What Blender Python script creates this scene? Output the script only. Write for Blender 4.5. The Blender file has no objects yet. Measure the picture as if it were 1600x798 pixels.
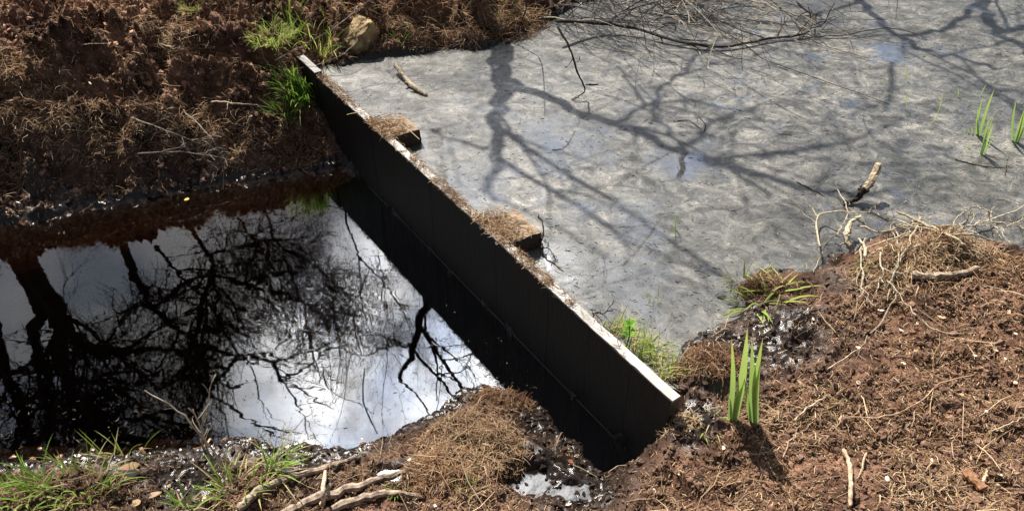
import bpy, math, random
import numpy as np
from mathutils import Vector, noise as mnoise
random.seed(7); rng = np.random.default_rng(7)
R = math.radians
S = bpy.context.scene
COL = S.collection

# ---------------------------------------------------------------- camera
FPX, PITCH, CH = 1200.0, math.atan(1041/1200.0), 1.92
cam_d = bpy.data.cameras.new('camera'); cam = bpy.data.objects.new('camera', cam_d); COL.objects.link(cam)
cam_d.sensor_width = 36; cam_d.lens = 36*FPX/1600; cam_d.clip_start = .05; cam_d.clip_end = 2000
cam.location = (0, 0, CH); cam.rotation_euler = (math.pi/2-PITCH, 0, 0)
S.camera = cam
# ---------------------------------------------------------------- light
SUN_AZ, SUN_EL = R(-25), R(53)
L = np.array([math.sin(SUN_AZ)*math.cos(SUN_EL), math.cos(SUN_AZ)*math.cos(SUN_EL), math.sin(SUN_EL)])
W = bpy.data.worlds.new('World'); S.world = W; W.use_nodes = True
wn, wl = W.node_tree.nodes, W.node_tree.links
wn.clear()
def N(nodes, t, **kw):
    n = nodes.new(t)
    for k, v in kw.items():
        if k.startswith('i_'):
            key = k[2:]
            n.inputs[int(key) if key.isdigit() else key.replace('_', ' ')].default_value = v
        else: setattr(n, k, v)
    return n
sky = N(wn, 'ShaderNodeTexSky', sky_type='NISHITA', sun_disc=False, sun_elevation=SUN_EL, sun_rotation=SUN_AZ, dust_density=1.5)
tc = N(wn, 'ShaderNodeTexCoord')
GL = (math.sin(R(-10))*math.cos(R(50.5)), math.cos(R(-10))*math.cos(R(50.5)), math.sin(R(50.5)))
dot = N(wn, 'ShaderNodeVectorMath', operation='DOT_PRODUCT'); dot.inputs[1].default_value = GL
wl.new(tc.outputs['Generated'], dot.inputs[0])
halo = N(wn, 'ShaderNodeMapRange', interpolation_type='SMOOTHSTEP', i_From_Min=.962, i_From_Max=.997, i_To_Min=0.0, i_To_Max=1.0)
wl.new(dot.outputs['Value'], halo.inputs['Value'])
cn = N(wn, 'ShaderNodeTexNoise', i_Scale=3.2, i_Detail=8, i_Roughness=.6)
wl.new(tc.outputs['Generated'], cn.inputs['Vector'])
cm = N(wn, 'ShaderNodeMapRange', interpolation_type='SMOOTHSTEP', i_From_Min=.40, i_From_Max=.56)
wl.new(cn.outputs['Fac'], cm.inputs['Value'])
wide = N(wn, 'ShaderNodeMapRange', interpolation_type='SMOOTHSTEP', i_From_Min=.60, i_From_Max=.93, i_To_Min=.14, i_To_Max=.46)
wl.new(dot.outputs['Value'], wide.inputs['Value'])
cb = N(wn, 'ShaderNodeMath', operation='MULTIPLY_ADD'); cb.inputs[1].default_value = 5.0
wl.new(halo.outputs[0], cb.inputs[0]); wl.new(wide.outputs[0], cb.inputs[2])
ccol = N(wn, 'ShaderNodeMixRGB', blend_type='MULTIPLY', i_Fac=1.0); cn2 = N(wn, 'ShaderNodeTexNoise', i_Scale=7., i_Detail=6, i_Roughness=.55); wl.new(tc.outputs['Generated'], cn2.inputs['Vector'])
cr = N(wn, 'ShaderNodeValToRGB'); cr.color_ramp.elements[0].position = .38; cr.color_ramp.elements[0].color = (.48, .54, .66, 1); cr.color_ramp.elements[1].position = .6; cr.color_ramp.elements[1].color = (1.0, 1.0, 1.0, 1); wl.new(cn2.outputs['Fac'], cr.inputs[0]); wl.new(cr.outputs[0], ccol.inputs[1])
wl.new(cb.outputs[0], ccol.inputs[2])
sb = N(wn, 'ShaderNodeBackground', i_Strength=.05); wl.new(sky.outputs[0], sb.inputs[0])
cbk = N(wn, 'ShaderNodeBackground', i_Strength=1.0); wl.new(ccol.outputs[0], cbk.inputs[0])
wm = N(wn, 'ShaderNodeMixShader'); wo = N(wn, 'ShaderNodeOutputWorld')
wl.new(cm.outputs[0], wm.inputs[0]); wl.new(sb.outputs[0], wm.inputs[1]); wl.new(cbk.outputs[0], wm.inputs[2]); wl.new(wm.outputs[0], wo.inputs[0])
sd = bpy.data.lights.new('sun', 'SUN'); sd.energy = 5.0; sd.angle = R(.53); sd.color = (1, .94, .86)
so = bpy.data.objects.new('sun', sd); COL.objects.link(so); so.rotation_euler = Vector(L).to_track_quat('Z', 'Y').to_euler(); so.location = (-3, 6, 9)
vs = S.view_settings; vs.view_transform = 'Standard'; vs.look = 'None'; vs.gamma = 1; vs.use_curve_mapping = False; vs.exposure = 1.2
S.render.engine = 'CYCLES'; S.cycles.use_denoising = True; S.cycles.max_bounces = 6; S.cycles.transparent_max_bounces = 12
S.cycles.diffuse_bounces = 3; S.cycles.glossy_bounces = 3; S.cycles.sample_clamp_indirect = 6; S.cycles.caustics_reflective = False; S.cycles.caustics_refractive = False

# ---------------------------------------------------------------- pixel -> world
CAMP = np.array([0, 0, CH])
def ray(px, py):
    x = (px-800)/FPX; y = -(py-399)/FPX
    return np.array([x, math.cos(PITCH)+y*math.sin(PITCH), -math.sin(PITCH)+y*math.cos(PITCH)])
def at(px, py, z=0.):
    r = ray(px, py); return CAMP+(z-CH)/r[2]*r
ZL, ZU, ZD = -.035, .25, .32          # lower water, upper water, top of the dam
A = at(465, 92, ZD)[:2]; B = at(1050, 627, ZD)[:2]
DU = (B-A)/np.linalg.norm(B-A); DN = np.array([-DU[1], DU[0]]); DLEN = float(np.linalg.norm(B-A)); TH = .032
def dp(s, n, z): 
    p = A+DU*s+DN*n; return (float(p[0]), float(p[1]), z)
# ---------------------------------------------------------------- materials
def mat(name):
    m = bpy.data.materials.new(name); m.use_nodes = True; nt = m.node_tree
    for n in list(nt.nodes): nt.nodes.remove(n)
    out = nt.nodes.new('ShaderNodeOutputMaterial'); return m, nt.nodes, nt.links, out
def ramp(ns, stops, interp='LINEAR'):
    r = ns.new('ShaderNodeValToRGB'); e = r.color_ramp.elements; r.color_ramp.interpolation = interp
    while len(e) < len(stops): e.new(.5)
    for i, (p, c) in enumerate(stops):
        e[i].position = p; e[i].color = (*c, 1) if len(c) == 3 else c
    return r
def coord(ns): return N(ns, 'ShaderNodeTexCoord').outputs['Object']
def m_peat():
    m, ns, lk, out = mat('peat')
    c = coord(ns)
    n1 = N(ns, 'ShaderNodeTexNoise', i_Scale=9, i_Detail=8, i_Roughness=.7); lk.new(c, n1.inputs['Vector'])
    r1 = ramp(ns, [(.36, (.014, .009, .006)), (.5, (.10, .055, .036)), (.66, (.23, .135, .09))]); lk.new(n1.outputs['Fac'], r1.inputs[0])
    n2 = N(ns, 'ShaderNodeTexNoise', i_Scale=160, i_Detail=5, i_Roughness=.75); lk.new(c, n2.inputs['Vector'])
    r2 = ramp(ns, [(.35, (.45, .42, .4)), (.62, (1.35, 1.3, 1.25))]); lk.new(n2.outputs['Fac'], r2.inputs[0])
    mx = N(ns, 'ShaderNodeMixRGB', blend_type='MULTIPLY', i_Fac=1.); lk.new(r1.outputs[0], mx.inputs[1]); lk.new(r2.outputs[0], mx.inputs[2])
    at_ = N(ns, 'ShaderNodeAttribute', attribute_name='wet')
    wn_ = N(ns, 'ShaderNodeMath', operation='MULTIPLY_ADD'); lk.new(n1.outputs['Fac'], wn_.inputs[0]); wn_.inputs[1].default_value = 1.2; wn_.inputs[2].default_value = -.6
    ad = N(ns, 'ShaderNodeMath', operation='ADD', use_clamp=True); lk.new(at_.outputs['Fac'], ad.inputs[0]); lk.new(wn_.outputs[0], ad.inputs[1])
    sm = N(ns, 'ShaderNodeMapRange', interpolation_type='SMOOTHSTEP', i_From_Min=.25, i_From_Max=.8); lk.new(ad.outputs[0], sm.inputs[0])
    mud = N(ns, 'ShaderNodeMixRGB', blend_type='MIX'); lk.new(sm.outputs[0], mud.inputs[0]); lk.new(mx.outputs[0], mud.inputs[1])
    sub = N(ns, 'ShaderNodeAttribute', attribute_name='sub')
    bed = N(ns, 'ShaderNodeMixRGB', blend_type='MIX'); lk.new(sub.outputs['Fac'], bed.inputs[0]); bed.inputs[1].default_value = (.018, .014, .012, 1); bed.inputs[2].default_value = (.16, .09, .05, 1)
    bm_ = N(ns, 'ShaderNodeMixRGB', blend_type='MULTIPLY', i_Fac=1.); lk.new(bed.outputs[0], bm_.inputs[1]); lk.new(r2.outputs[0], bm_.inputs[2])
    lk.new(bm_.outputs[0], mud.inputs[2])
    ro = N(ns, 'ShaderNodeMapRange', i_To_Min=.9, i_To_Max=.20); lk.new(sm.outputs[0], ro.inputs[0])
    b = N(ns, 'ShaderNodeBsdfPrincipled'); lk.new(mud.outputs[0], b.inputs['Base Color']); lk.new(ro.outputs[0], b.inputs['Roughness'])
    sp = N(ns, 'ShaderNodeMapRange', i_To_Min=.15, i_To_Max=.34); lk.new(sm.outputs[0], sp.inputs[0]); lk.new(sp.outputs[0], b.inputs['Specular IOR Level'])
    bs = N(ns, 'ShaderNodeMapRange', i_To_Min=.9, i_To_Max=.22); lk.new(sm.outputs[0], bs.inputs[0]); bu = N(ns, 'ShaderNodeBump', i_Strength=.9, i_Distance=.006); lk.new(bs.outputs[0], bu.inputs['Strength']); lk.new(n2.outputs['Fac'], bu.inputs['Height']); lk.new(bu.outputs[0], b.inputs['Normal'])
    lk.new(b.outputs[0], out.inputs[0]); return m
def m_col(name, rough=.8, trans=0., spec=.2, noise=0., scale=60, bump=0.):
    """uses the colour attribute Col of the mesh"""
    m, ns, lk, out = mat(name)
    a = N(ns, 'ShaderNodeAttribute', attribute_name='Col'); colr = a.outputs['Color']
    b = N(ns, 'ShaderNodeBsdfPrincipled', i_Roughness=rough)
    b.inputs['Specular IOR Level'].default_value = spec
    if noise:
        nn = N(ns, 'ShaderNodeTexNoise', i_Scale=scale, i_Detail=4); lk.new(coord(ns), nn.inputs['Vector'])
        r = ramp(ns, [(.3, (1-noise,)*3), (.7, (1+noise*.6,)*3)]); lk.new(nn.outputs['Fac'], r.inputs[0])
        mx = N(ns, 'ShaderNodeMixRGB', blend_type='MULTIPLY', i_Fac=1.); lk.new(colr, mx.inputs[1]); lk.new(r.outputs[0], mx.inputs[2]); colr = mx.outputs[0]
        if bump:
            bu = N(ns, 'ShaderNodeBump', i_Strength=.8, i_Distance=bump); lk.new(nn.outputs['Fac'], bu.inputs['Height']); lk.new(bu.outputs[0], b.inputs['Normal'])
    lk.new(colr, b.inputs['Base Color'])
    if trans:
        t = N(ns, 'ShaderNodeBsdfTranslucent'); lk.new(colr, t.inputs[0])
        mm = N(ns, 'ShaderNodeMixShader', i_Fac=trans); lk.new(b.outputs[0], mm.inputs[1]); lk.new(t.outputs[0], mm.inputs[2]); lk.new(mm.outputs[0], out.inputs[0])
    else: lk.new(b.outputs[0], out.inputs[0])
    return m
def m_bark(name, dark, light, scale=30, rough=.8, stretch=(1, 1, 1), bump=.004):
    m, ns, lk, out = mat(name)
    mp = N(ns, 'ShaderNodeMapping'); mp.inputs['Scale'].default_value = stretch; lk.new(coord(ns), mp.inputs[0])
    nn = N(ns, 'ShaderNodeTexNoise', i_Scale=scale, i_Detail=6, i_Roughness=.7); lk.new(mp.outputs[0], nn.inputs['Vector'])
    r = ramp(ns, [(.35, dark), (.65, light)]); lk.new(nn.outputs['Fac'], r.inputs[0])
    b = N(ns, 'ShaderNodeBsdfPrincipled', i_Roughness=rough); b.inputs['Specular IOR Level'].default_value = .3
    lk.new(r.outputs[0], b.inputs['Base Color'])
    bu = N(ns, 'ShaderNodeBump', i_Strength=.8, i_Distance=bump); lk.new(nn.outputs['Fac'], bu.inputs['Height']); lk.new(bu.outputs[0], b.inputs['Normal'])
    lk.new(b.outputs[0], out.inputs[0]); return m
def m_lower_water():
    m, ns, lk, out = mat('bog_water')
    mp = N(ns, 'ShaderNodeMapping'); mp.inputs['Scale'].default_value = (1.0, 2.4, 1); mp.inputs['Rotation'].default_value = (0, 0, R(12)); lk.new(coord(ns), mp.inputs[0])
    wv = N(ns, 'ShaderNodeTexNoise', i_Scale=7, i_Detail=2, i_Roughness=.45, i_Distortion=.3); lk.new(mp.outputs[0], wv.inputs['Vector'])
    bu = N(ns, 'ShaderNodeBump', i_Strength=1., i_Distance=.00014); lk.new(wv.outputs['Fac'], bu.inputs['Height'])
    fr = N(ns, 'ShaderNodeFresnel', i_IOR=2.1); lk.new(bu.outputs[0], fr.inputs['Normal'])
    g = N(ns, 'ShaderNodeBsdfGlossy', i_Roughness=.012); lk.new(bu.outputs[0], g.inputs['Normal'])
    t = N(ns, 'ShaderNodeBsdfTransparent')
    mm = N(ns, 'ShaderNodeMixShader'); lk.new(fr.outputs[0], mm.inputs[0]); lk.new(t.outputs[0], mm.inputs[1]); lk.new(g.outputs[0], mm.inputs[2]); lk.new(mm.outputs[0], out.inputs[0])
    va = N(ns, 'ShaderNodeVolumeAbsorption', i_Density=30.0); va.inputs[0].default_value = (.79, .56, .36, 1); lk.new(va.outputs[0], out.inputs['Volume'])
    return m
def m_film():
    m, ns, lk, out = mat('pond_film'); c = coord(ns)
    def nz(s, d=6, r=.6, dist=0., st=None):
        n = N(ns, 'ShaderNodeTexNoise', i_Scale=s, i_Detail=d, i_Roughness=r, i_Distortion=dist)
        if st:
            mp = N(ns, 'ShaderNodeMapping'); mp.inputs['Scale'].default_value = st; mp.inputs['Rotation'].default_value = (0, 0, R(-20)); lk.new(c, mp.inputs[0]); lk.new(mp.outputs[0], n.inputs['Vector'])
        else: lk.new(c, n.inputs['Vector'])
        return n.outputs['Fac']
    big = nz(2.2, 9, .72, .6); mid = nz(11, 10, .82, 1.0, (1, 1.3, 1)); fine = nz(190, 3, .8, .0, (1, 1.5, 1))
    r1 = ramp(ns, [(.36, (.026, .027, .027)), (.46, (.078, .078, .076)), (.53, (.132, .130, .124)), (.66, (.27, .26, .24))]); lk.new(mid, r1.inputs[0])
    r0 = ramp(ns, [(.38, (.58, .60, .62)), (.60, (1.25, 1.22, 1.15))]); lk.new(big, r0.inputs[0])
    r2 = ramp(ns, [(.36, (.5, .5, .5)), (.5, (.95, .95, .94)), (.64, (1.5, 1.48, 1.42))]); lk.new(fine, r2.inputs[0])
    x1 = N(ns, 'ShaderNodeMixRGB', blend_type='MULTIPLY', i_Fac=1.); lk.new(r1.outputs[0], x1.inputs[1]); lk.new(r0.outputs[0], x1.inputs[2])
    x2 = N(ns, 'ShaderNodeMixRGB', blend_type='MULTIPLY', i_Fac=1.); lk.new(x1.outputs[0], x2.inputs[1]); lk.new(r2.outputs[0], x2.inputs[2])
    # specks of plant matter caught in the film
    vo = N(ns, 'ShaderNodeTexVoronoi', i_Scale=55, i_Randomness=1.); 
    mp = N(ns, 'ShaderNodeMapping'); mp.inputs['Scale'].default_value = (1, 1.9, 1); mp.inputs['Rotation'].default_value = (0, 0, R(-25)); lk.new(c, mp.inputs[0]); lk.new(mp.outputs[0], vo.inputs['Vector'])
    sr = N(ns, 'ShaderNodeSeparateColor'); lk.new(vo.outputs['Color'], sr.inputs[0])
    rad = N(ns, 'ShaderNodeMapRange', i_From_Min=.72, i_From_Max=1., i_To_Min=0., i_To_Max=.28); lk.new(sr.outputs[0], rad.inputs[0])
    lt = N(ns, 'ShaderNodeMath', operation='LESS_THAN'); lk.new(vo.outputs['Distance'], lt.inputs[0]); lk.new(rad.outputs[0], lt.inputs[1])
    x3 = N(ns, 'ShaderNodeMixRGB', blend_type='MIX'); x3.inputs[2].default_value = (.035, .028, .02, 1); lk.new(lt.outputs[0], x3.inputs[0]); lk.new(x2.outputs[0], x3.inputs[1])
    b = N(ns, 'ShaderNodeBsdfPrincipled', i_Roughness=.38); b.inputs['Specular IOR Level'].default_value = .35
    bu = N(ns, 'ShaderNodeBump', i_Strength=.7, i_Distance=.004); lk.new(mid, bu.inputs['Height']); lk.new(bu.outputs[0], b.inputs['Normal'])
    ta = N(ns, 'ShaderNodeAttribute', attribute_name='thin'); da = N(ns, 'ShaderNodeAttribute', attribute_name='dark')
    def mth(op, a_, b_, c_=None, cl=False):
        q = N(ns, 'ShaderNodeMath', operation=op, use_clamp=cl)
        for i_, v_ in enumerate((a_, b_, c_)):
            if v_ is None: continue
            if isinstance(v_, (int, float)): q.inputs[i_].default_value = v_
            else: lk.new(v_, q.inputs[i_])
        return q.outputs[0]
    wob = nz(3.2, 9, .68, .8)
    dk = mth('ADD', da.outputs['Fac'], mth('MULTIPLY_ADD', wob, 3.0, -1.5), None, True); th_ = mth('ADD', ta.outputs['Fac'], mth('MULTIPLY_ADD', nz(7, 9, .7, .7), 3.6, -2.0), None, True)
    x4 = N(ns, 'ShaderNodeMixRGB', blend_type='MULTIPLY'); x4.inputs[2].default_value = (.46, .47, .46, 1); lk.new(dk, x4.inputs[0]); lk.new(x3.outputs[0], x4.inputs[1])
    x5 = N(ns, 'ShaderNodeMixRGB', blend_type='MULTIPLY'); x5.inputs[2].default_value = (.40, .45, .53, 1); lk.new(th_, x5.inputs[0]); lk.new(x4.outputs[0], x5.inputs[1]); lk.new(x5.outputs[0], b.inputs['Base Color'])
    # thin spots of the film: clear water shows, dark and mirror-like
    g = N(ns, 'ShaderNodeBsdfGlossy', i_Roughness=.03)
    fr = N(ns, 'ShaderNodeFresnel', i_IOR=1.75)
    gm = N(ns, 'ShaderNodeMath', operation='MULTIPLY'); lk.new(th_, gm.inputs[0]); lk.new(fr.outputs[0], gm.inputs[1])
    g2 = N(ns, 'ShaderNodeMath', operation='MULTIPLY_ADD'); g2.inputs[1].default_value = 5.5; g2.inputs[2].default_value = .02; lk.new(gm.outputs[0], g2.inputs[0])
    mm = N(ns, 'ShaderNodeMixShader'); lk.new(g2.outputs[0], mm.inputs[0]); lk.new(b.outputs[0], mm.inputs[1]); lk.new(g.outputs[0], mm.inputs[2]); lk.new(mm.outputs[0], out.inputs[0])
    return m
def m_puddle():
    m, ns, lk, out = mat('puddle_water')
    b = N(ns, 'ShaderNodeBsdfPrincipled', i_Roughness=.16); b.inputs['Base Color'].default_value = (.05, .048, .045, 1); b.inputs['Specular IOR Level'].default_value = .9
    n = N(ns, 'ShaderNodeTexNoise', i_Scale=14, i_Detail=3); lk.new(coord(ns), n.inputs['Vector'])
    bu = N(ns, 'ShaderNodeBump', i_Strength=.6, i_Distance=.004); lk.new(n.outputs['Fac'], bu.inputs['Height']); lk.new(bu.outputs[0], b.inputs['Normal'])
    lk.new(b.outputs[0], out.inputs[0]); return m
M = dict(peat=m_peat(), fibre=m_col('dead_fibre', .75, .3, .2), crumb=m_col('peat_crumb', .85, 0, .2, .5, 120),
         grass=m_col('grass_blade', .5, .45, .35), straw=m_col('straw', .7, .32, .25),
         wood=m_col('stick_wood', .75, 0, .25, .6, 90, .004), water=m_lower_water(), film=m_film(), puddle=m_puddle(),
         bark=m_bark('tree_bark', (.018, .014, .010), (.07, .055, .04)),
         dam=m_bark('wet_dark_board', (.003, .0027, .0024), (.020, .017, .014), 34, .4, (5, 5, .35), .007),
         damtop=m_bark('pale_sunlit_edge', (.25, .23, .20), (.46, .44, .41), 12, .6, (1, 1, 1), .002),  # sun catching the dam top is put into this pale grey
         root=m_bark('root_bark', (.07, .05, .035), (.40, .31, .23), 45, .8, (1, 1, 1), .006),
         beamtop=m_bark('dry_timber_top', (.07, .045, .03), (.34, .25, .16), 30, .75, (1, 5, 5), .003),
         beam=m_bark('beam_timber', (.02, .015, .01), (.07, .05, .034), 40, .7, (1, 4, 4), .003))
# ---------------------------------------------------------------- object helpers
def link(o, parent=None):
    COL.objects.link(o)
    if parent is not None: o.parent = parent
    return o
def tag(o, label=None, cat=None, group=None, kind=None):
    if label: o['label'] = label
    if cat: o['category'] = cat
    if group: o['group'] = group
    if kind: o['kind'] = kind
    return o
def empty(name, loc):
    o = bpy.data.objects.new(name, None); o.location = [float(v) for v in loc]; o.empty_display_size = .05; return link(o)
def npmesh(name, V, F, m, col=None, smooth=False, loc=(0, 0, 0), parent=None, attrs=None):
    """V (n,3), F (k,4) or (k,3) int arrays"""
    V = np.asarray(V, np.float32)-np.asarray(loc, np.float32)
    F = np.asarray(F, np.int32); k, c = F.shape
    me = bpy.data.meshes.new(name)
    me.vertices.add(len(V)); me.vertices.foreach_set('co', V.ravel())
    me.loops.add(k*c); me.loops.foreach_set('vertex_index', F.ravel())
    me.polygons.add(k); me.polygons.foreach_set('loop_start', np.arange(0, k*c, c, dtype=np.int32)); me.polygons.foreach_set('loop_total', np.full(k, c, np.int32))
    me.polygons.foreach_set('use_smooth', np.full(k, smooth, bool))
    me.update(calc_edges=True); me.validate()
    if col is not None:
        a = me.color_attributes.new('Col', 'FLOAT_COLOR', 'POINT'); cc = np.ones((len(V), 4), np.float32); cc[:, :3] = col; a.data.foreach_set('color', cc.ravel())
    for nm, arr in (attrs or {}).items():
        a = me.attributes.new(nm, 'FLOAT', 'POINT'); a.data.foreach_set('value', np.asarray(arr, np.float32).ravel())
    me.materials.append(m)
    o = bpy.data.objects.new(name, me)
    if parent is None: o.location = [float(v) for v in loc]
    return link(o, parent)
class MB:
    def __init__(s): s.v = []; s.f = []; s.c = []
    def tube(s, pts, rad, col=(.2, .15, .1), sides=5, cap=True, col2=None):
        pts = [Vector([float(q) for q in p]) for p in pts]; n = len(pts); base = len(s.v); ref = Vector((.31, .17, .93))
        for i, p in enumerate(pts):
            d = (pts[min(i+1, n-1)]-pts[max(i-1, 0)])
            if d.length < 1e-9: d = Vector((0, 0, 1))
            d.normalize(); a = d.cross(ref)
            if a.length < .05: a = d.cross(Vector((1, 0, 0)))
            a.normalize(); b = d.cross(a)
            r = rad[i] if hasattr(rad, '__len__') else rad
            cc = col if col2 is None else tuple(col[q]+(col2[q]-col[q])*i/(n-1) for q in range(3))
            for k in range(sides):
                th = 2*math.pi*k/sides; s.v.append(tuple(p+(a*math.cos(th)+b*math.sin(th))*r)); s.c.append(cc)
        for i in range(n-1):
            for k in range(sides):
                k2 = (k+1) % sides; s.f.append((base+i*sides+k, base+i*sides+k2, base+(i+1)*sides+k2, base+(i+1)*sides+k))
        if cap:
            for e, dr in ((0, 1), (n-1, -1)):
                ci = len(s.v); s.v.append(tuple(pts[e])); s.c.append(s.c[base+e*sides])
                for k in range(sides):
                    k2 = (k+1) % sides; q = base+e*sides
                    s.f.append((ci, q+k2, q+k) if dr == 1 else (ci, q+k, q+k2))
    def blade(s, p, d, up, ln, w, bend, col, tipcol=None, seg=4, fold=.25):
        """a folded grass or iris blade: p root, d lean direction, bend = droop"""
        p = Vector([float(q) for q in p]); d = Vector(d).normalized(); side = Vector((-d.y, d.x, 0))
        if side.length < .01: side = Vector((1, 0, 0))
        side.normalize(); base = len(s.v); pos = p.copy(); ang = up
        for i in range(seg+1):
            t = i/seg; ww = w*(1-t**2.2)*(.75+.5*min(1, t*3)) if i < seg else w*.03
            hd = Vector((d.x, d.y, 0)); hd = hd.normalized() if hd.length > 1e-6 else Vector((1, 0, 0))
            dirv = hd*math.cos(ang)+Vector((0, 0, 1))*math.sin(ang); nrm = side.cross(dirv)
            cc = tuple(col[q]*(1-t)+(tipcol or col)[q]*t for q in range(3))
            for k in (-1, 0, 1):
                s.v.append(tuple(pos+side*ww*.5*k+nrm*(fold*ww if k == 0 else 0))); s.c.append(cc)
            pos = pos+dirv*(ln/seg); ang -= bend/seg
        for i in range(seg):
            q = base+i*3
            for k in (0, 1): s.f.append((q+k, q+k+1, q+k+4, q+k+3))
    def box(s, corners, col=(.2, .2, .2)):
        b = len(s.v); s.v += [tuple(c) for c in corners]; s.c += [col]*8
        for f in ((0, 3, 2, 1), (4, 5, 6, 7), (0, 1, 5, 4), (1, 2, 6, 5), (2, 3, 7, 6), (3, 0, 4, 7)): s.f.append(tuple(b+i for i in f))
    def build(s, name, m, parent=None, loc=(0, 0, 0), smooth=False):
        me = bpy.data.meshes.new(name); lc = Vector([float(q) for q in loc])
        me.from_pydata([tuple(Vector(v)-lc) for v in s.v], [], s.f); me.update()
        a = me.color_attributes.new('Col', 'FLOAT_COLOR', 'POINT'); cc = np.ones((len(s.v), 4), np.float32); cc[:, :3] = np.array(s.c, np.float32)
        a.data.foreach_set('color', cc.ravel()); me.materials.append(m)
        if smooth: me.polygons.foreach_set('use_smooth', [True]*len(me.polygons))
        o = bpy.data.objects.new(name, me)
        if parent is None: o.location = lc
        return link(o, parent)
# ---------------------------------------------------------------- noise
def perlin(x, y, seed=0):
    xi = np.floor(x).astype(np.int64); yi = np.floor(y).astype(np.int64); xf = x-xi; yf = y-yi
    def g(ix, iy, dx, dy):
        h = (ix*374761393+iy*668265263+seed*982451653) & 0xffffffff
        h = ((h ^ (h >> 13))*1274126177) & 0xffffffff; h = h ^ (h >> 16)
        a = h.astype(np.float64)/4294967296.*2*math.pi
        return np.cos(a)*dx+np.sin(a)*dy
    u = xf**3*(xf*(xf*6-15)+10); v = yf**3*(yf*(yf*6-15)+10)
    a = g(xi, yi, xf, yf); b = g(xi+1, yi, xf-1, yf); c = g(xi, yi+1, xf, yf-1); d = g(xi+1, yi+1, xf-1, yf-1)
    return (a+(b-a)*u+(c-a)*v+(a-b-c+d)*u*v)*1.5
def sdf(x, y, poly):
    """signed distance, positive outside"""
    P = np.array(poly); n = len(P); d = np.full(x.shape, 1e9); ins = np.zeros(x.shape, bool)
    for i in range(n):
        a = P[i]; b = P[(i+1) % n]; e = b-a; wx = x-a[0]; wy = y-a[1]
        t = np.clip((wx*e[0]+wy*e[1])/(e@e), 0, 1); d = np.minimum(d, (wx-e[0]*t)**2+(wy-e[1]*t)**2)
        c = ((a[1] <= y) != (b[1] <= y)); xx = a[0]+(y-a[1])*e[0]/(e[1] if abs(e[1]) > 1e-12 else 1e-12); ins ^= (c & (x < xx))
    return np.where(ins, -np.sqrt(d), np.sqrt(d))
# ---------------------------------------------------------------- shorelines
low_px1 = [(-500, 520), (-200, 405), (-60, 362), (0, 352), (60, 345), (120, 330), (180, 320), (240, 312), (290, 300), (340, 290), (400, 287), (440, 278), (490, 268), (530, 262)]
low_px2 = [(985, 728), (945, 738), (905, 705), (860, 655), (810, 618), (752, 600), (715, 615), (690, 632), (640, 662), (600, 690), (560, 704), (500, 698), (440, 700), (380, 690), (300, 697), (220, 708), (130, 712), (0, 722), (-100, 732), (-500, 745)]
LOW = [tuple(at(*q, ZL)[:2]) for q in low_px1]+[dp(.55, -.0, 0)[:2], dp(2.3, -.0, 0)[:2]]+[tuple(at(*q, ZL)[:2]) for q in low_px2]
up_px = [(1035, 596), (1055, 585), (1080, 572), (1070, 540), (1090, 520), (1150, 505), (1175, 485), (1155, 455), (1160, 432), (1220, 425), (1260, 430), (1300, 402), (1335, 388), (1380, 362), (1430, 358), (1480, 372), (1560, 385), (1600, 405), (1750, 440), (2300, 460)]
far_px = [(940, -5), (880, 22), (835, 45), (800, 68), (750, 76), (700, 80), (650, 84), (610, 90), (570, 92), (530, 106), (500, 112)]
UPP = [dp(2.27, TH, 0)[:2]]+[tuple(at(*q, ZU)[:2]) for q in up_px]+[(9, 3.5), (10, 9), (4, 10.5), (2., 7.5), (1.2, 5.2)]+[tuple(at(*q, ZU)[:2]) for q in far_px]+[dp(.12, TH, 0)[:2]]
CT = [(0, 0, .50), (120, 60, .50), (200, 0, .5), (300, 90, .44), (400, 20, .42), (0, 150, .46), (200, 150, .43), (400, 150, .33), (0, 270, .18), (100, 230, .27), (240, 230, .24), (330, 240, .16), (430, 215, .2), (450, 130, .31),
      (490, 200, .2), (480, 60, .36), (530, 60, .37), (590, 30, .40), (660, 40, .36), (720, 40, .36), (800, 20, .40), (850, 0, .36), (-300, 200, .5), (-300, 0, .6), (500, -150, .6), (0, -300, .7),
      (1100, 560, .29), (1160, 660, .29), (1080, 660, .265), (1065, 610, .262), (1050, 640, .262), (1060, 690, .25), (1045, 740, .2), (1300, 600, .34), (1480, 600, .37), (1600, 500, .38), (1420, 400, .36), (1500, 410, .37), (1300, 450, .32), (1200, 450, .29), (1200, 540, .3), (1100, 720, .25), (1300, 780, .32), (1600, 780, .36),
      (1030, 780, .14), (1000, 740, .05), (940, 770, .06), (2200, 700, .5), (1600, 1100, .35),
      (800, 640, .03), (730, 660, .08), (740, 700, .12), (700, 770, .13), (850, 755, .03), (620, 740, .08), (500, 750, .1), (400, 770, .12), (300, 730, .05), (150, 750, .1), (40, 780, .15), (-300, 800, .2), (500, 1000, .2), (900, 1000, .2)]
CTW = np.array([[*at(a, b, z)[:2], z] for a, b, z in CT])
HUM = [((470, 232), .25, .14, .06), ((735, 690), .09, .17, .006), ((700, 665), .06, .07, .02), ((1110, 565), .29, .10, .055), ((1195, 435), .30, .09, .045), ((1470, 385), .36, .15, .03), ((560, 60), .36, .12, .04),
       ((80, 130), .45, .2, .05), ((200, 90), .47, .13, .05), ((110, 60), .5, .16, .05), ((360, 110), .4, .14, .05), ((230, 160), .42, .12, .045), ((350, 60), .42, .12, .05)]   # hummocks: px, z, radius, height
PUD = [((833, 757), .028, .062, .040), ((893, 770), .034, .055, .028), ((612, 742), .075, .035, .02)]
PUDW = [(at(*p, z), z, rx, ry) for p, z, rx, ry in PUD]
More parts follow.
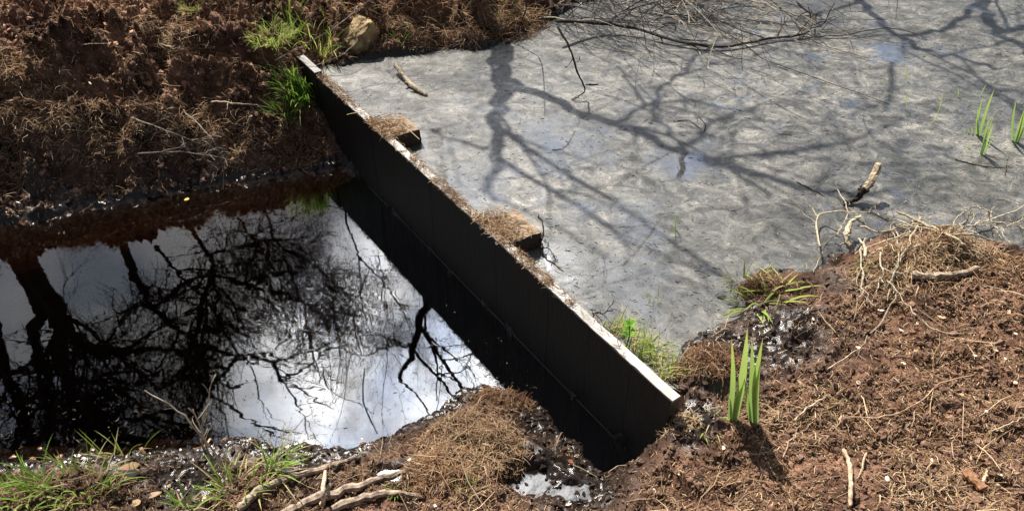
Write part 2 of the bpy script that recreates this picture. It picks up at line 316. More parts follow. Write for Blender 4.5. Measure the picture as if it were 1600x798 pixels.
def height(x, y, want=False):
    num = np.zeros(x.shape); den = np.zeros(x.shape)
    for cx, cy, cz in CTW:
        w = 1/((x-cx)**2+(y-cy)**2+.004)**1.7; num += w*cz; den += w
    ctrl = num/den; far = np.clip((np.hypot(x, y-2)-6)/20, 0, 1); ctrl = ctrl*(1-far)+.6*far+.8*np.clip(np.hypot(x, y)-25, 0, 300)*.02
    for p, z, r, hh in HUM:
        c = at(*p, z); ctrl += hh*np.exp(-((x-c[0])**2+(y-c[1])**2)/(r*.6)**2)
    side = (x-A[0])*DN[0]+(y-A[1])*DN[1]; sp = (x-A[0])*DU[0]+(y-A[1])*DU[1]
    wob = perlin(x*9, y*9, 5)*.035+perlin(x*26, y*26, 6)*.016
    dl = sdf(x, y, LOW)+wob*.7; du = sdf(x, y, UPP)+wob*.8
    leftb = np.clip((y-1.75-.15*x)*4, 0, 1)     # the far left bank is steep, the near shore shelves
    rightb = np.clip((x-.26)*9, 0, 1)*(y < 1.6)
    sl = .35+.2*leftb+2.2*rightb
    k = .03
    def smin(a, b): 
        h = np.clip(.5+.5*(b-a)/k, 0, 1); return b+(a-b)*h-k*h*(1-h)
    h = smin(ctrl, ZL+.006+np.maximum(dl, 0)*sl+np.maximum(dl-.10, 0)*(1.5-.95*leftb))
    h = smin(h, np.where(du < .5, ZU+.006+np.maximum(du, 0)*.55+np.maximum(du-.12, 0), 9))
    # clods
    big = 1-np.abs(perlin(x*5, y*5, 1)); b2 = 1-np.abs(perlin(x*13+3, y*13, 2)); b3 = perlin(x*34, y*34, 3); b4 = perlin(x*80, y*80, 4)
    b5 = perlin(x*170, y*170, 9); b0 = 1-np.abs(perlin(x*7.5+1, y*7.5, 21)); b6 = np.abs(perlin(x*22, y*22, 22))
    amp = .78+.3*leftb+.35*np.clip((y-2.6)*2, 0, 1)*leftb
    dm = np.clip(np.minimum(dl, du)/.16, 0, 1)
    cl = (big-.75)*.055+(b2-.7)*.036+leftb*((b0-.7)*.14+(b6-.3)*.03)+b3*.012+b4*.006+b5*.0035
    h = h+cl*amp*(.22+.78*dm)+(b4*.006+b5*.005+(b6-.3)*.012*leftb)*(1-dm)
    # water beds
    offd = np.clip(1-np.abs(side)/.5, 0, 1)*((sp > .5) & (sp < DLEN+.1))
    dep = np.where(dl < 0, np.minimum(-dl*.24, .075)+np.clip(-dl-.24, 0, 1)*3.*(leftb*.9+.1)+np.clip(-dl-.05, 0, 1)*2.0*(1-leftb)+offd*.9*np.clip(-dl*9, 0, 1)**.5, 0); dep = np.minimum(dep, .8)
    h = np.where(dl < 0, ZL-dep-.003+b3*.012+b4*.005, h)
    ub = np.where(du < 0, np.minimum(-du*.5, .2), 0); h = np.where((du < 0), ZU-ub-.004+b3*.006, h)
    # cut for the board
    inb = (sp > .05) & (sp < DLEN-.02) & (side > -.004) & (side < TH+.004); h = np.where(inb, np.minimum(h, .15), h)
    for c, z, rx, ry in PUDW:
        q = ((x-c[0])/rx)**2+((y-c[1])/ry)**2+perlin(x*30, y*30, 8)*.9+perlin(x*75, y*75, 18)*.5
        h = np.where(q < 2.2, np.where(q < 1, np.minimum(h, z-.012*(1-q)), h*np.clip((q-1)/1.2, 0, 1)+(z+.004)*(1-np.clip((q-1)/1.2, 0, 1))), h)
    if want: return h, dl, du
    return h
# grid: dense in front of the camera, stretched to the horizon
def axis(lo, hi, n, step_out=34, far=420):
    core = np.linspace(lo, hi, n); d = core[1]-core[0]; o = [];  c = 0; s = d
    g = (far/d)**(1/step_out)
    for i in range(1, step_out+1): o.append(d*(g**i-1)/(g-1)*1.0 if False else d*g**i)
    o = np.array(o); return np.concatenate([lo-o[::-1], core, hi+o])
gx = axis(-2.95, 2.95, 900); gy = axis(.75, 4.35, 600)
GX, GY = np.meshgrid(gx, gy); H0, DL_, DU_ = height(GX, GY, True)
nx, ny = len(gx), len(gy)
V = np.stack([GX, GY, H0], -1).reshape(-1, 3); idx = np.arange(nx*ny).reshape(ny, nx)
F = np.stack([idx[:-1, :-1], idx[:-1, 1:], idx[1:, 1:], idx[1:, :-1]], -1).reshape(-1, 4)
wet = np.maximum(np.clip(1-DL_/.20, 0, 1)*np.clip(1-(H0-ZL)/.13, 0, 1), np.clip(1-DU_/.10, 0, 1)*np.clip(1-(H0-ZU)/.07, 0, 1))
for p, z, r, w_ in (((1120, 550), .29, .18, .95), ((1220, 520), .3, .22, .8), ((1080, 650), .26, .1, .95), ((900, 740), .05, .22, 1.), ((620, 735), .08, .12, .7), ((1330, 520), .33, .12, .5), ((300, 150), .4, .15, .5), ((150, 180), .4, .12, .45), ((850, 640), .03, .15, .9), ((300, 735), .06, .22, .9), ((480, 720), .06, .2, .8), ((200, 730), .06, .15, .6), ((250, 300), 0, .3, .6), ((50, 330), 0, .3, .7), ((1300, 440), .3, .14, .6)):
    c = at(*p, z); wet = np.maximum(wet, w_*np.exp(-((GX-c[0])**2+(GY-c[1])**2)/r**2))
sub = np.where((DL_ < 0), 1., 0.)
ground = npmesh('ground', V, F, M['peat'], smooth=True, attrs={'wet': wet, 'sub': sub}); tag(ground, 'dark reddish brown peat banks of the bog around both pools', kind='structure')
def gz(x, y):
    """bilinear lookup"""
    x = np.asarray(x, float); y = np.asarray(y, float)
    i = np.clip(np.searchsorted(gx, x)-1, 0, nx-2); j = np.clip(np.searchsorted(gy, y)-1, 0, ny-2)
    u = (x-gx[i])/(gx[i+1]-gx[i]); v = (y-gy[j])/(gy[j+1]-gy[j])
    return (H0[j, i]*(1-u)+H0[j, i+1]*u)*(1-v)+(H0[j+1, i]*(1-u)+H0[j+1, i+1]*u)*v
def gl(G, x, y):
    i = np.clip(np.searchsorted(gx, x), 0, nx-1); j = np.clip(np.searchsorted(gy, y), 0, ny-1); return G[j, i]
def surf(x, y):
    h = float(gz(x, y)); 
    if gl(DU_, x, y) < 0: return max(h, ZU)
    if gl(DL_, x, y) < 0: return max(h, ZL)
    return h
def on(px, py, dz=0.):
    """where the sight line through a pixel of the photograph meets the ground or the water"""
    r = ray(px, py); r = r/np.linalg.norm(r); t = 1.2; p = CAMP+r*t
    while t < 9:
        p = CAMP+r*t
        if p[2] <= surf(p[0], p[1]): break
        t += .006
    return np.array([p[0], p[1], surf(p[0], p[1])+dz])
# ---------------------------------------------------------------- water
def offset(poly, d):
    P = np.array(poly); n = len(P); o = []
    ar = sum(P[i][0]*P[(i+1) % n][1]-P[(i+1) % n][0]*P[i][1] for i in range(n)); sg = 1 if ar > 0 else -1
    for i in range(n):
        a, b, c = P[i-1], P[i], P[(i+1) % n]; e1 = (b-a)/np.linalg.norm(b-a); e2 = (c-b)/np.linalg.norm(c-b)
        m_ = np.array([e1[1]+e2[1], -e1[0]-e2[0]])*sg; l = np.linalg.norm(m_); m_ = m_/l if l > .3 else np.array([e1[1], -e1[0]])*sg
        o.append(b+m_*(d[i] if hasattr(d, '__len__') else d))
    return o
def clip_dam(pts, keep_low):
    o = []
    for p in pts:
        sd_ = (p-A)@DN; s_ = (p-A)@DU
        if -.05 < s_ < DLEN+.05:
            if keep_low and -.12 < sd_ : p = p-DN*(sd_-.006)
            if not keep_low and sd_ < .12 and sd_ > -.3: p = p-DN*(sd_-TH+.006)
        o.append(p)
    return o
lo_ = clip_dam(offset(LOW, .07), True); mb = MB()
n = len(lo_); mb.v = [(p[0], p[1], ZL) for p in lo_]+[(p[0], p[1], ZL-1.0) for p in lo_]; mb.c = [(1, 1, 1)]*2*n
mb.f = [tuple(range(n)), tuple(range(2*n-1, n-1, -1))]+[(i, i+n, (i+1) % n+n, (i+1) % n) for i in range(n)]
import bmesh
def fixn(o):
    bm = bmesh.new(); bm.from_mesh(o.data); bmesh.ops.recalc_face_normals(bm, faces=bm.faces); bm.to_mesh(o.data); bm.free()
w1 = mb.build('water', M['water']); fixn(w1); tag(w1, 'still tea-brown bog water of the lower pool mirroring bare trees', kind='structure')
fx = np.concatenate([np.arange(-1.3, 3.4, .022), np.arange(3.4, 11, .3)]); fy = np.concatenate([np.arange(1.1, 4.6, .022), np.arange(4.6, 11, .3)])
FX, FY = np.meshgrid(fx, fy); FD = sdf(FX, FY, UPP); sd_ = (FX-A[0])*DN[0]+(FY-A[1])*DN[1]; sp_ = (FX-A[0])*DU[0]+(FY-A[1])*DU[1]
ad_ = (sp_ > -.05) & (sp_ < DLEN+.02); mv = np.where(ad_ & (sd_ < TH-.006), TH-.006-sd_, 0); drop = ad_ & (sd_ < -.03); FX2 = FX+DN[0]*mv; FY2 = FY+DN[1]*mv
ok = (FD < .06) & ~drop; cell = ok[:-1, :-1] & ok[1:, :-1] & ok[:-1, 1:] & ok[1:, 1:]
ix = np.arange(FX.size).reshape(FX.shape); Fc = np.stack([ix[:-1, :-1], ix[:-1, 1:], ix[1:, 1:], ix[1:, :-1]], -1)[cell]
us, inv = np.unique(Fc.ravel(), return_inverse=True)
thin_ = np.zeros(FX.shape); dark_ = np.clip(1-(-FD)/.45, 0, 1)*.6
for p, r_, w_ in (((880, 225), .17, .9), ((850, 200), .12, .6), ((1070, 262), .11, 1.), ((1400, 85), .13, .8), ((970, 400), .2, .55), ((760, 285), .2, .6), ((900, 400), .16, .6), ((1010, 480), .2, .5), ((700, 230), .15, .5), ((960, 330), .16, .5)):
    c = at(*p, ZU); thin_ = np.maximum(thin_, 1.15*w_*np.exp(-((FX-c[0])**2+(FY-c[1])**2)/r_**2))
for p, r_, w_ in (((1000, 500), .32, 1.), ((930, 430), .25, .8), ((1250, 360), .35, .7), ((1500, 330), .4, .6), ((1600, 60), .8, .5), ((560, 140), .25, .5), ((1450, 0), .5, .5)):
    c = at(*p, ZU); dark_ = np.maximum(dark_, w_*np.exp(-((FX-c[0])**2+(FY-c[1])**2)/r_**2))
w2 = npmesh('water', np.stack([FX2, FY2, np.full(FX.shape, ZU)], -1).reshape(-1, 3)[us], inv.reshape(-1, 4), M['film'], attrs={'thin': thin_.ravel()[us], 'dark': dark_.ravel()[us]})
tag(w2, 'grey film-covered water of the upper pond behind the dam', kind='structure')
for (c, z, rx, ry), lb in zip(PUDW, ('shiny puddle in the mud below the near end of the dam, the larger one', 'shiny small puddle in the mud at the bottom edge right of the larger puddle', 'shiny wet hollow beside the twisted roots'
          )):
    mb = MB(); k = 28; mb.v = [(c[0]+1.25*rx*math.cos(2*math.pi*i/k), c[1]+1.25*ry*math.sin(2*math.pi*i/k), z) for i in range(k)]; mb.c = [(1, 1, 1)]*k; mb.f = [tuple(range(k))]
    o = mb.build('puddle', M['puddle']); tag(o, lb, kind='structure')
# ---------------------------------------------------------------- dam
dam = empty('timber_dam', dp(DLEN/2, TH/2, ZL)); tag(dam, 'long black board dam holding back the grey pond', 'dam')
bpy.context.view_layer.update()
def under(o, par):
    o.parent = par; o.matrix_parent_inverse = par.matrix_world.inverted(); return o
mb = MB(); s0 = .2; k = 0
while s0 < DLEN-.001:      # upright tongue-and-groove boards pressed together: one face with fine joints
    w_ = min(random.uniform(.09, .24), DLEN-s0)
    if DLEN-(s0+w_) < .03: w_ = DLEN-s0
    j = random.uniform(-.0006, .0006); zt = ZD+random.uniform(-.0008, .0008)-.0052
    mb.box([dp(s0, j, -.75), dp(s0+w_-.0012, j, -.75), dp(s0+w_-.0012, TH+j, -.75), dp(s0, TH+j, -.75), dp(s0, j, zt), dp(s0+w_-.0012, j, zt), dp(s0+w_-.0012, TH+j, zt), dp(s0, TH+j, zt)])
    s0 += w_
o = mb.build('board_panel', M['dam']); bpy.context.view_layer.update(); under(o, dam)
mb = MB(); k = 150      # chipped top edge; its pale colour stands for the sun on it
for i in range(k):
    a, b = .2+(DLEN-.2)*i/k, .2+(DLEN-.2)*(i+1)/k
    za, zb = [ZD-.001+.0035*mnoise.noise(Vector((q*9, 0, 0)))+.002*mnoise.noise(Vector((q*47, 3, 0))) for q in (a, b)]
    na, nb = [.0015+.004*max(0, mnoise.noise(Vector((q*23, 7, 0)))) for q in (a, b)]
    mb.box([dp(a, na, ZD-.0065), dp(b, nb, ZD-.0065), dp(b, TH-.001, ZD-.0065), dp(a, TH-.001, ZD-.0065), dp(a, na, za), dp(b, nb, zb), dp(b, TH-.001, zb), dp(a, TH-.001, za)])
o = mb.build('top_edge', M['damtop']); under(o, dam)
mb = MB(); mb.box([dp(-.02, -.004, -.3), dp(.195, -.004, -.3), dp(.195, TH-.002, -.3), dp(-.02, TH-.002, -.3), dp(-.02, -.004, ZD+.014), dp(.195, -.004, ZD+.014), dp(.195, TH-.002, ZD+.014), dp(-.02, TH-.002, ZD+.014)])
for i_ in range(4, 8): x_, y_, z_ = mb.v[i_]; mb.v[i_] = (x_, y_, z_-.004)
o = mb.build('end_board', M['dam']); under(o, dam)
mb = MB(); mb.box([dp(-.019, -.003, ZD+.010), dp(.194, -.003, ZD+.010), dp(.194, TH-.003, ZD+.010), dp(-.019, TH-.003, ZD+.010), dp(-.019, -.003, ZD+.014), dp(.194, -.003, ZD+.014), dp(.194, TH-.003, ZD+.014), dp(-.019, TH-.003, ZD+.014)])
o = mb.build('end_board_top', M['damtop']); tag(o, 'pale clean top of the board at the far end'); under(o, dam)
mb = MB(); mb.tube([dp(.6+i*(2.25-.6)/20, -.0035, ZL+.001) for i in range(21)], .0008, (.3, .29, .26), 5)  # bright meniscus along the boards, painted as a pale thread
o = mb.build('waterline_glint', M['straw']); tag(o, 'thin pale line painted for the meniscus glint where the boards meet the water'); under(o, dam)
for (a, b, z2) in ((.695, .822, ZD-.002), (1.468, 1.612, ZD+.001)):
    me = bpy.data.meshes.new('support_beam'); bm = bmesh.new()
    c8 = [dp(a, TH+.002, .14), dp(b, TH+.002, .14), dp(b+.004, .152, .14), dp(a-.003, .147, .14), dp(a, TH+.002, z2), dp(b, TH+.002, z2), dp(b+.004, .152, z2-.006), dp(a-.003, .147, z2-.004)]
    vv = [bm.verts.new(c) for c in c8]
    for f in ((0, 3, 2, 1), (4, 5, 6, 7), (0, 1, 5, 4), (1, 2, 6, 5), (2, 3, 7, 6), (3, 0, 4, 7)): bm.faces.new([vv[i] for i in f])
    bmesh.ops.recalc_face_normals(bm, faces=bm.faces); bmesh.ops.subdivide_edges(bm, edges=bm.edges[:], cuts=14, use_grid_fill=True)
    for v in bm.verts: q = v.co.copy(); v.co = q+Vector((mnoise.noise(q*28), mnoise.noise(q*28+Vector((9, 0, 0))), mnoise.noise(q*34+Vector((0, 9, 0)))))*.0045; 
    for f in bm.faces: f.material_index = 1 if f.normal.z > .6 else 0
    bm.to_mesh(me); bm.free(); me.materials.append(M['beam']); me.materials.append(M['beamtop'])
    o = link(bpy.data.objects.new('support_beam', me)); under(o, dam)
# ---------------------------------------------------------------- fibres and crumbs
def fibre_arrays(P, ln, rad, az, tilt, bend, sbend, col, nseg=3):
    n = len(P); t = np.linspace(-.5, .5, nseg+1)[None, :, None]
    d = np.stack([np.cos(az)*np.cos(tilt), np.sin(az)*np.cos(tilt), np.sin(tilt)], -1)[:, None]
    sd_ = np.stack([-np.sin(az), np.cos(az), 0*az], -1)[:, None]; up = np.cross(d, sd_)
    ln_ = ln[:, None, None]
    C = P[:, None]+d*ln_*t+up*ln_*bend[:, None, None]*(.25-t*t)*2+sd_*ln_*sbend[:, None, None]*((t*2)**3-t*2)*.6
    rr = rad[:, None, None]*(1-.55*np.abs(t*2)**1.5)
    V = np.stack([C+rr*(sd_*math.cos(a)+up*math.sin(a)) for a in (0, 2.094, 4.189)], 2)   # n, seg+1, 3, 3
    m_ = (nseg+1)*3; base = (np.arange(n)*m_)[:, None, None]; s_ = np.arange(nseg)[None, :, None]*3; k = np.arange(3)[None, None, :]; k2 = (k+1) % 3
    F = np.stack([base+s_+k, base+s_+k2, base+s_+3+k2, base+s_+3+k], -1).reshape(-1, 4)
    return V.reshape(-1, 3), F, np.repeat(col, m_, 0)
PAL = np.array([(.40, .27, .15), (.27, .15, .08), (.20, .10, .055), (.52, .39, .24), (.14, .075, .045), (.33, .20, .11), (.45, .35, .24)])
def pick_col(n, weights, var=.25):
    c = PAL[rng.choice(len(PAL), n, p=np.array(weights)/sum(weights))]; return c*(1+rng.uniform(-var, var, (n, 1)))
def in_view(x, y, z):
    d = np.stack([x, y, z-CH], -1); f = np.array([0, math.cos(PITCH), -math.sin(PITCH)]); u = np.array([0, math.sin(PITCH), math.cos(PITCH)])
    dz = d@f; return (np.abs(d[..., 0]/dz) < .82) & (np.abs((d@u)/dz) < .46)
def scatter(n, keep, near=.0):
    """points on dry or muddy ground, evenly over the picture rather than over the land"""
    px = rng.uniform(-150, 1750, n*6); py = rng.uniform(-120, 900, n*6); x = (px-800)/FPX; y = -(py-399)/FPX
    dy = math.cos(PITCH)+y*math.sin(PITCH); dz = -math.sin(PITCH)+y*math.cos(PITCH); t = (.25-CH)/dz
    X = x*t; Y = dy*t; h = gz(X, Y)
    for _ in range(3): t = (h-CH)/dz; X = x*t; Y = dy*t; h = gz(X, Y)
    a, b = gl(DL_, X, Y), gl(DU_, X, Y); k = keep(X, Y, h, a, b); sel = np.where(k > rng.uniform(0, 1, len(X)))[0][:n]
    return X[sel], Y[sel], h[sel], a[sel], b[sel]
def keep_dry(X, Y, h, a, b):
    side = (X-A[0])*DN[0]+(Y-A[1])*DN[1]; sp = (X-A[0])*DU[0]+(Y-A[1])*DU[1]
    bd = (sp > -.02) & (sp < DLEN+.01) & (side > -.02) & (side < TH+.02)
    w = gl(wet, X, Y)
    pat = np.clip(.62+perlin(X*3.1, Y*3.1, 31)*1.1+perlin(X*9, Y*9, 32)*.6, .12, 1)
    return np.where((a > .01) & (b > .01) & ~bd, np.clip(1.15-w*1.25, .05, 1)*pat, 0)
def fibre_object(name, X, Y, h, lmin, lmax, r, weights, lift=.006, tilt=.25, label=None, mate='fibre', var=.3, pw=1.6):
    n = len(X); ln = lmin+(lmax-lmin)*rng.uniform(0, 1, n)**pw; az = rng.uniform(0, 2*math.pi, n)
    e = .012; gxx = (gz(X+e, Y)-gz(X-e, Y))/(2*e); gyy = (gz(X, Y+e)-gz(X, Y-e))/(2*e)
    tl = np.arctan(np.clip(gxx*np.cos(az)+gyy*np.sin(az), -1.2, 1.2))*.8+rng.normal(0, tilt, n)
    P = np.stack([X, Y, h+rng.uniform(0, 1, n)**2*lift+.001], -1)
    V, F, C = fibre_arrays(P, ln, r*rng.uniform(.6, 1.4, n), az, tl, rng.normal(0.05, .16, n), rng.normal(0, .22, n), pick_col(n, weights, var))
    o = npmesh(name, V, F, M[mate], C); 
    if label: tag(o, label, kind='stuff')
    return o
Xf, Yf, hf, af, bf = scatter(90000, keep_dry)
left = (Xf < -.2) & (Yf > 1.8)
fibre_object('plant_litter', Xf[~left], Yf[~left], hf[~left], .004, .026, .0010, (7, 6, 3, 5, 3, 6, 4), .008, .3, 'short reddish brown fibres and root litter on the near and right banks')
fibre_object('plant_litter', Xf[left][::3], Yf[left][::3], hf[left][::3], .015, .055, .0011, (5, 5, 2, 5, 1, 5, 4), .045, .4, 'pale dead stems over the far left bank')
fibre_object('plant_litter', Xf[left], Yf[left], hf[left], .004, .028, .0012, (6, 6, 3, 5, 2, 6, 4), .012, .38, 'shaggy brown root fibres covering the far left bank')
Xf, Yf, hf, af, bf = scatter(1000, keep_dry)
fibre_object('plant_litter', Xf, Yf, hf, .05, .19, .0011, (5, 2, 0, 6, 0, 3, 4), .02, .22, 'long pale dead stalks strewn over the peat', pw=1.8)
# crumbs
PHI = (1+5**.5)/2
ICO = np.array([(-1, PHI, 0), (1, PHI, 0), (-1, -PHI, 0), (1, -PHI, 0), (0, -1, PHI), (0, 1, PHI), (0, -1, -PHI), (0, 1, -PHI), (PHI, 0, -1), (PHI, 0, 1), (-PHI, 0, -1), (-PHI, 0, 1)])/1.9
ICF = np.array([(0, 11, 5), (0, 5, 1), (0, 1, 7), (0, 7, 10), (0, 10, 11), (1, 5, 9), (5, 11, 4), (11, 10, 2), (10, 7, 6), (7, 1, 8), (3, 9, 4), (3, 4, 2), (3, 2, 6), (3, 6, 8), (3, 8, 9), (4, 9, 5), (2, 4, 11), (6, 2, 10), (8, 6, 7), (9, 8, 1)])
def crumbs(name, X, Y, h, rmin, rmax, cols, label, wetmat=None):
    n = len(X); r = rmin+(rmax-rmin)*rng.uniform(0, 1, n)**4
    sc = r[:, None, None]*rng.uniform(.55, 1.35, (n, 1, 3)); V = ICO[None]*sc*(1+rng.uniform(-.5, .5, (n, 12, 1)))
    a = rng.uniform(0, 6.28, n); ca, sa = np.cos(a)[:, None], np.sin(a)[:, None]
    V = np.stack([V[..., 0]*ca-V[..., 1]*sa, V[..., 0]*sa+V[..., 1]*ca, V[..., 2]], -1)+np.stack([X, Y, h+r*.25], -1)[:, None]
    F = (ICF[None]+(np.arange(n)*12)[:, None, None]).reshape(-1, 3)
    o = npmesh(name, V.reshape(-1, 3), F, M['crumb'], np.repeat(cols, 12, 0)); return tag(o, label, kind='stuff')
Xf, Yf, hf, af, bf = scatter(52000, lambda X, Y, h, a, b: np.where((a > .004) & (b > .004), np.maximum(keep_dry(X, Y, h, a, b), .3*(gl(DU_, X, Y) > .03)), 0))
ww = gl(wet, Xf, Yf)[:, None]; side = (Xf-A[0])*DN[0]+(Yf-A[1])*DN[1]
ok = ~((side > -.03) & (side < .06) & ((Xf-A[0])*DU[0]+(Yf-A[1])*DU[1] < DLEN+.02) & ((Xf-A[0])*DU[0]+(Yf-A[1])*DU[1] > 0)); Xf, Yf, hf, ww = Xf[ok], Yf[ok], hf[ok], ww[ok]
lf = (Xf < -.4) & (Yf > 2.2)
cc = ((np.array([.118, .068, .046])+lf[:, None]*np.array([.11, .060, .036]))*(1-ww)+np.array([.022, .018, .015])*ww)*rng.uniform(.45, 1.8, (len(Xf), 1))
crumbs('peat_crumbs', Xf[~lf], Yf[~lf], hf[~lf], .0020, .009, cc[~lf], 'loose crumbs of dark brown peat on the near and right banks')
crumbs('peat_crumbs', Xf[lf], Yf[lf], hf[lf], .0025, .015, cc[lf], 'loose clods of dark brown peat on the far left bank')
# specks on the upper pond
n = 5200; px = rng.uniform(480, 1700, n); py = rng.uniform(-60, 640, n); PP = np.array([at(a, b, ZU) for a, b in zip(px, py)])
k = gl(DU_, PP[:, 0], PP[:, 1]) < -.015; PP = PP[k]; PP[:, 2] = ZU+.001
n = len(PP); V, F, C = fibre_arrays(PP, rng.uniform(.003, .03, n)*rng.uniform(.3, 1, n), rng.uniform(.0005, .0014, n), rng.normal(-.35, .7, n), np.zeros(n), np.zeros(n), rng.normal(0, .4, n),
      np.where(rng.uniform(0, 1, (n, 1)) < .5, np.array([[.03, .024, .018]]), np.array([[.5, .45, .33]]))*rng.uniform(.6, 1.3, (n, 1)))
tag(npmesh('floating_debris', V, F, M['straw'], C), 'dark and pale specks of plant matter caught in the grey film', kind='stuff')
n = 260; px = rng.uniform(-60, 900, n); py = 700-np.abs(rng.normal(0, 60, n))-np.clip(px-450, 0, 300)*.3; PP = np.array([at(a, b, ZL) for a, b in zip(px, py)])
PP = PP[gl(DL_, PP[:, 0], PP[:, 1]) < -.01]; PP[:, 2] = ZL+.001; n = len(PP)
V, F, C = fibre_arrays(PP, rng.uniform(.003, .016, n), rng.uniform(.0005, .0012, n), rng.uniform(0, 6.28, n), np.zeros(n), np.zeros(n), rng.normal(0, .3, n), np.where(rng.uniform(0, 1, (n, 1)) < .5, np.array([[.03, .024, .018]]), np.array([[.25, .22, .16]]))*rng.uniform(.6, 1.3, (n, 1)))
tag(npmesh('floating_debris', V, F, M['straw'], C), 'small bits of plant matter drifting near the shore of the lower pool', kind='stuff')
# ---------------------------------------------------------------- trees (out of the frame: seen mirrored in the pool and as shadows on the pond)
TS = 1.8      # the mirrored trees stand well back and are tall
def wander(p0, d, ln, n, jit, grav=0.):
    pts = [Vector(p0)]; d = Vector(d).normalized()
    for i in range(n):
        d = (d+Vector((random.gauss(0, jit), random.gauss(0, jit), random.gauss(0, jit)+grav))).normalized(); pts.append(pts[-1]+d*(ln/n))
    return pts
def interp(pts, t):
    f = t*(len(pts)-1); i = min(int(f), len(pts)-2); return pts[i].lerp(pts[i+1], f-i), (pts[i+1]-pts[i]).normalized()
def sprout(mb, pts, rads, level, dens=1.):
    ln = sum((pts[i+1]-pts[i]).length for i in range(len(pts)-1))
    if level == 0: return
    per = {3: 5.5, 2: 8., 1: 9.}[level]/TS; k = max(2, int(ln*per*dens))
    for i in range(k):
        t = random.uniform(.12 if level == 3 else .08, 1.); p, d = interp(pts, t); r = rads[min(int(t*(len(rads)-1)), len(rads)-1)]
        ax = Vector((random.gauss(0, 1), random.gauss(0, 1), random.gauss(0, 1))); ax = (ax-d*ax.dot(d)); ax.normalize()
        nd = (d*random.uniform(.5, 1.)+ax*random.uniform(.6, 1.1)).normalized()
        l2 = {3: random.uniform(.7, 1.5), 2: random.uniform(.3, .75), 1: random.uniform(.1, .32)}[level]*(1.1-.4*t)*TS
        if TS > 1:      # crowns shaped for the light
            m_ = p+nd*l2*(.8 if level > 1 else .4); bad = False
            for w_ in (p, m_):
                gx_, gy_ = w_.x-L[0]/L[2]*(w_.z-.3), w_.y-L[1]/L[2]*(w_.z-.3)
                if (-3.1 < gx_ < -.5 and 2.3 < gy_ < 4.3) or (-.5 <= gx_ < 2.5 and 1.9 < gy_ < 4.3) or (-.7 < gx_ < 1.5 and .7 < gy_ < 1.35): bad = True
            if bad and random.random() < (.9, .9, .85, .55)[level]: continue
        r2 = max(.0013*TS, min(r*.55, TS*{3: .019, 2: .0092, 1: .0042}[level])); n = {3: 7, 2: 5, 1: 4}[level]
        q = wander(p, nd, l2, n, .20, .04); rr = [r2*(1-.6*j/n) for j in range(n+1)]
        mb.tube(q, rr, (.05, .04, .03), {3: 5, 2: 4, 1: 3}[level], cap=False); sprout(mb, q, rr, level-1, dens)
def smooth_path(ctrl, sub=5):
    P = [Vector([float(v) for v in c[:3]]) for c in ctrl]; R_ = [c[3] for c in ctrl]; o = []; r = []
    for i in range(len(P)-1):
        a, b, c, d = P[max(i-1, 0)], P[i], P[i+1], P[min(i+2, len(P)-1)]
        for j in range(sub):
            t = j/sub; o.append(.5*((2*b)+(c-a)*t+(2*a-5*b+4*c-d)*t*t+(3*b-a-3*c+d)*t**3)); r.append(R_[i]+(R_[i+1]-R_[i])*t)
    o.append(P[-1]); r.append(R_[-1]); return o, r
def make_tree(label, trunk, limbs, dens=1., extra=0):
    """trunk, limbs: lists of (x, y, z, radius)"""
    base = trunk[0][:3]; root = empty('bare_tree', (base[0], base[1], base[2])); tag(root, label, 'tree', 'bare trees around the pools'); bpy.context.view_layer.update()
    mb = MB(); p, r = smooth_path(trunk); p = [q+Vector((random.gauss(0, .02*TS), random.gauss(0, .02*TS), 0)) for q in p]; mb.tube(p, r, (.05, .04, .03), 9, cap=True)
    under(mb.build('trunk', M['bark'], smooth=True), root)
    mb = MB()
    for lb in limbs:
        q, rr = smooth_path(lb); q = [v+Vector([random.gauss(0, .012) for _ in range(3)]) for v in q]; mb.tube(q, rr, (.05, .04, .03), 7, cap=False); sprout(mb, q, rr, 3, dens)
    sprout(mb, p[len(p)*2//3:], r[len(r)*2//3:], 3, dens)
    for i in range(extra):
        t = random.uniform(.4, 1.); q0, d = interp(p, t); a = random.uniform(0, 6.28); d2 = Vector((math.cos(a), math.sin(a), random.uniform(.25, 1.1))).normalized()
        q = wander(q0, d2, TS*random.uniform(1.4, 2.6), 9, .13, .03); r0 = TS*random.uniform(.02, .04); rr = [r0*(1-.7*j/9) for j in range(10)]; mb.tube(q, rr, (.05, .04, .03), 6, cap=False); sprout(mb, q, rr, 3, dens)
    under(mb.build('crown', M['bark']), root); return root
def mir(px, py, D):
    """the point the pool mirrors at this pixel, D metres away horizontally"""
    w = at(px, py, ZL); r = ray(px, py); r = np.array([r[0], r[1], -r[2]]); hd = math.hypot(r[0], r[1]); t = (D*TS-math.hypot(w[0], w[1]))/hd; return w+r*t
def shd(px, py, h):
    """the point h above the pond whose shadow falls at this pixel"""
    w = at(px, py, ZU); return w+L/L[2]*h*.42
def tr(f, pts, r0, r1):
    n = len(pts); k = TS if f is mir else 1.; return [(*f(*p), k*(r0+(r1-r0)*i/(n-1))) for i, p in enumerate(pts)]
def base_of(p, dx=0, dy=0, r=.15):
    dx, dy, r = dx*TS, dy*TS, r*TS; return [(p[0]+dx, p[1]+dy, float(gz(p[0]+dx, p[1]+dy))-.1, r), (p[0]+dx*.5, p[1]+dy*.5, p[2]*.5, r*.85)]
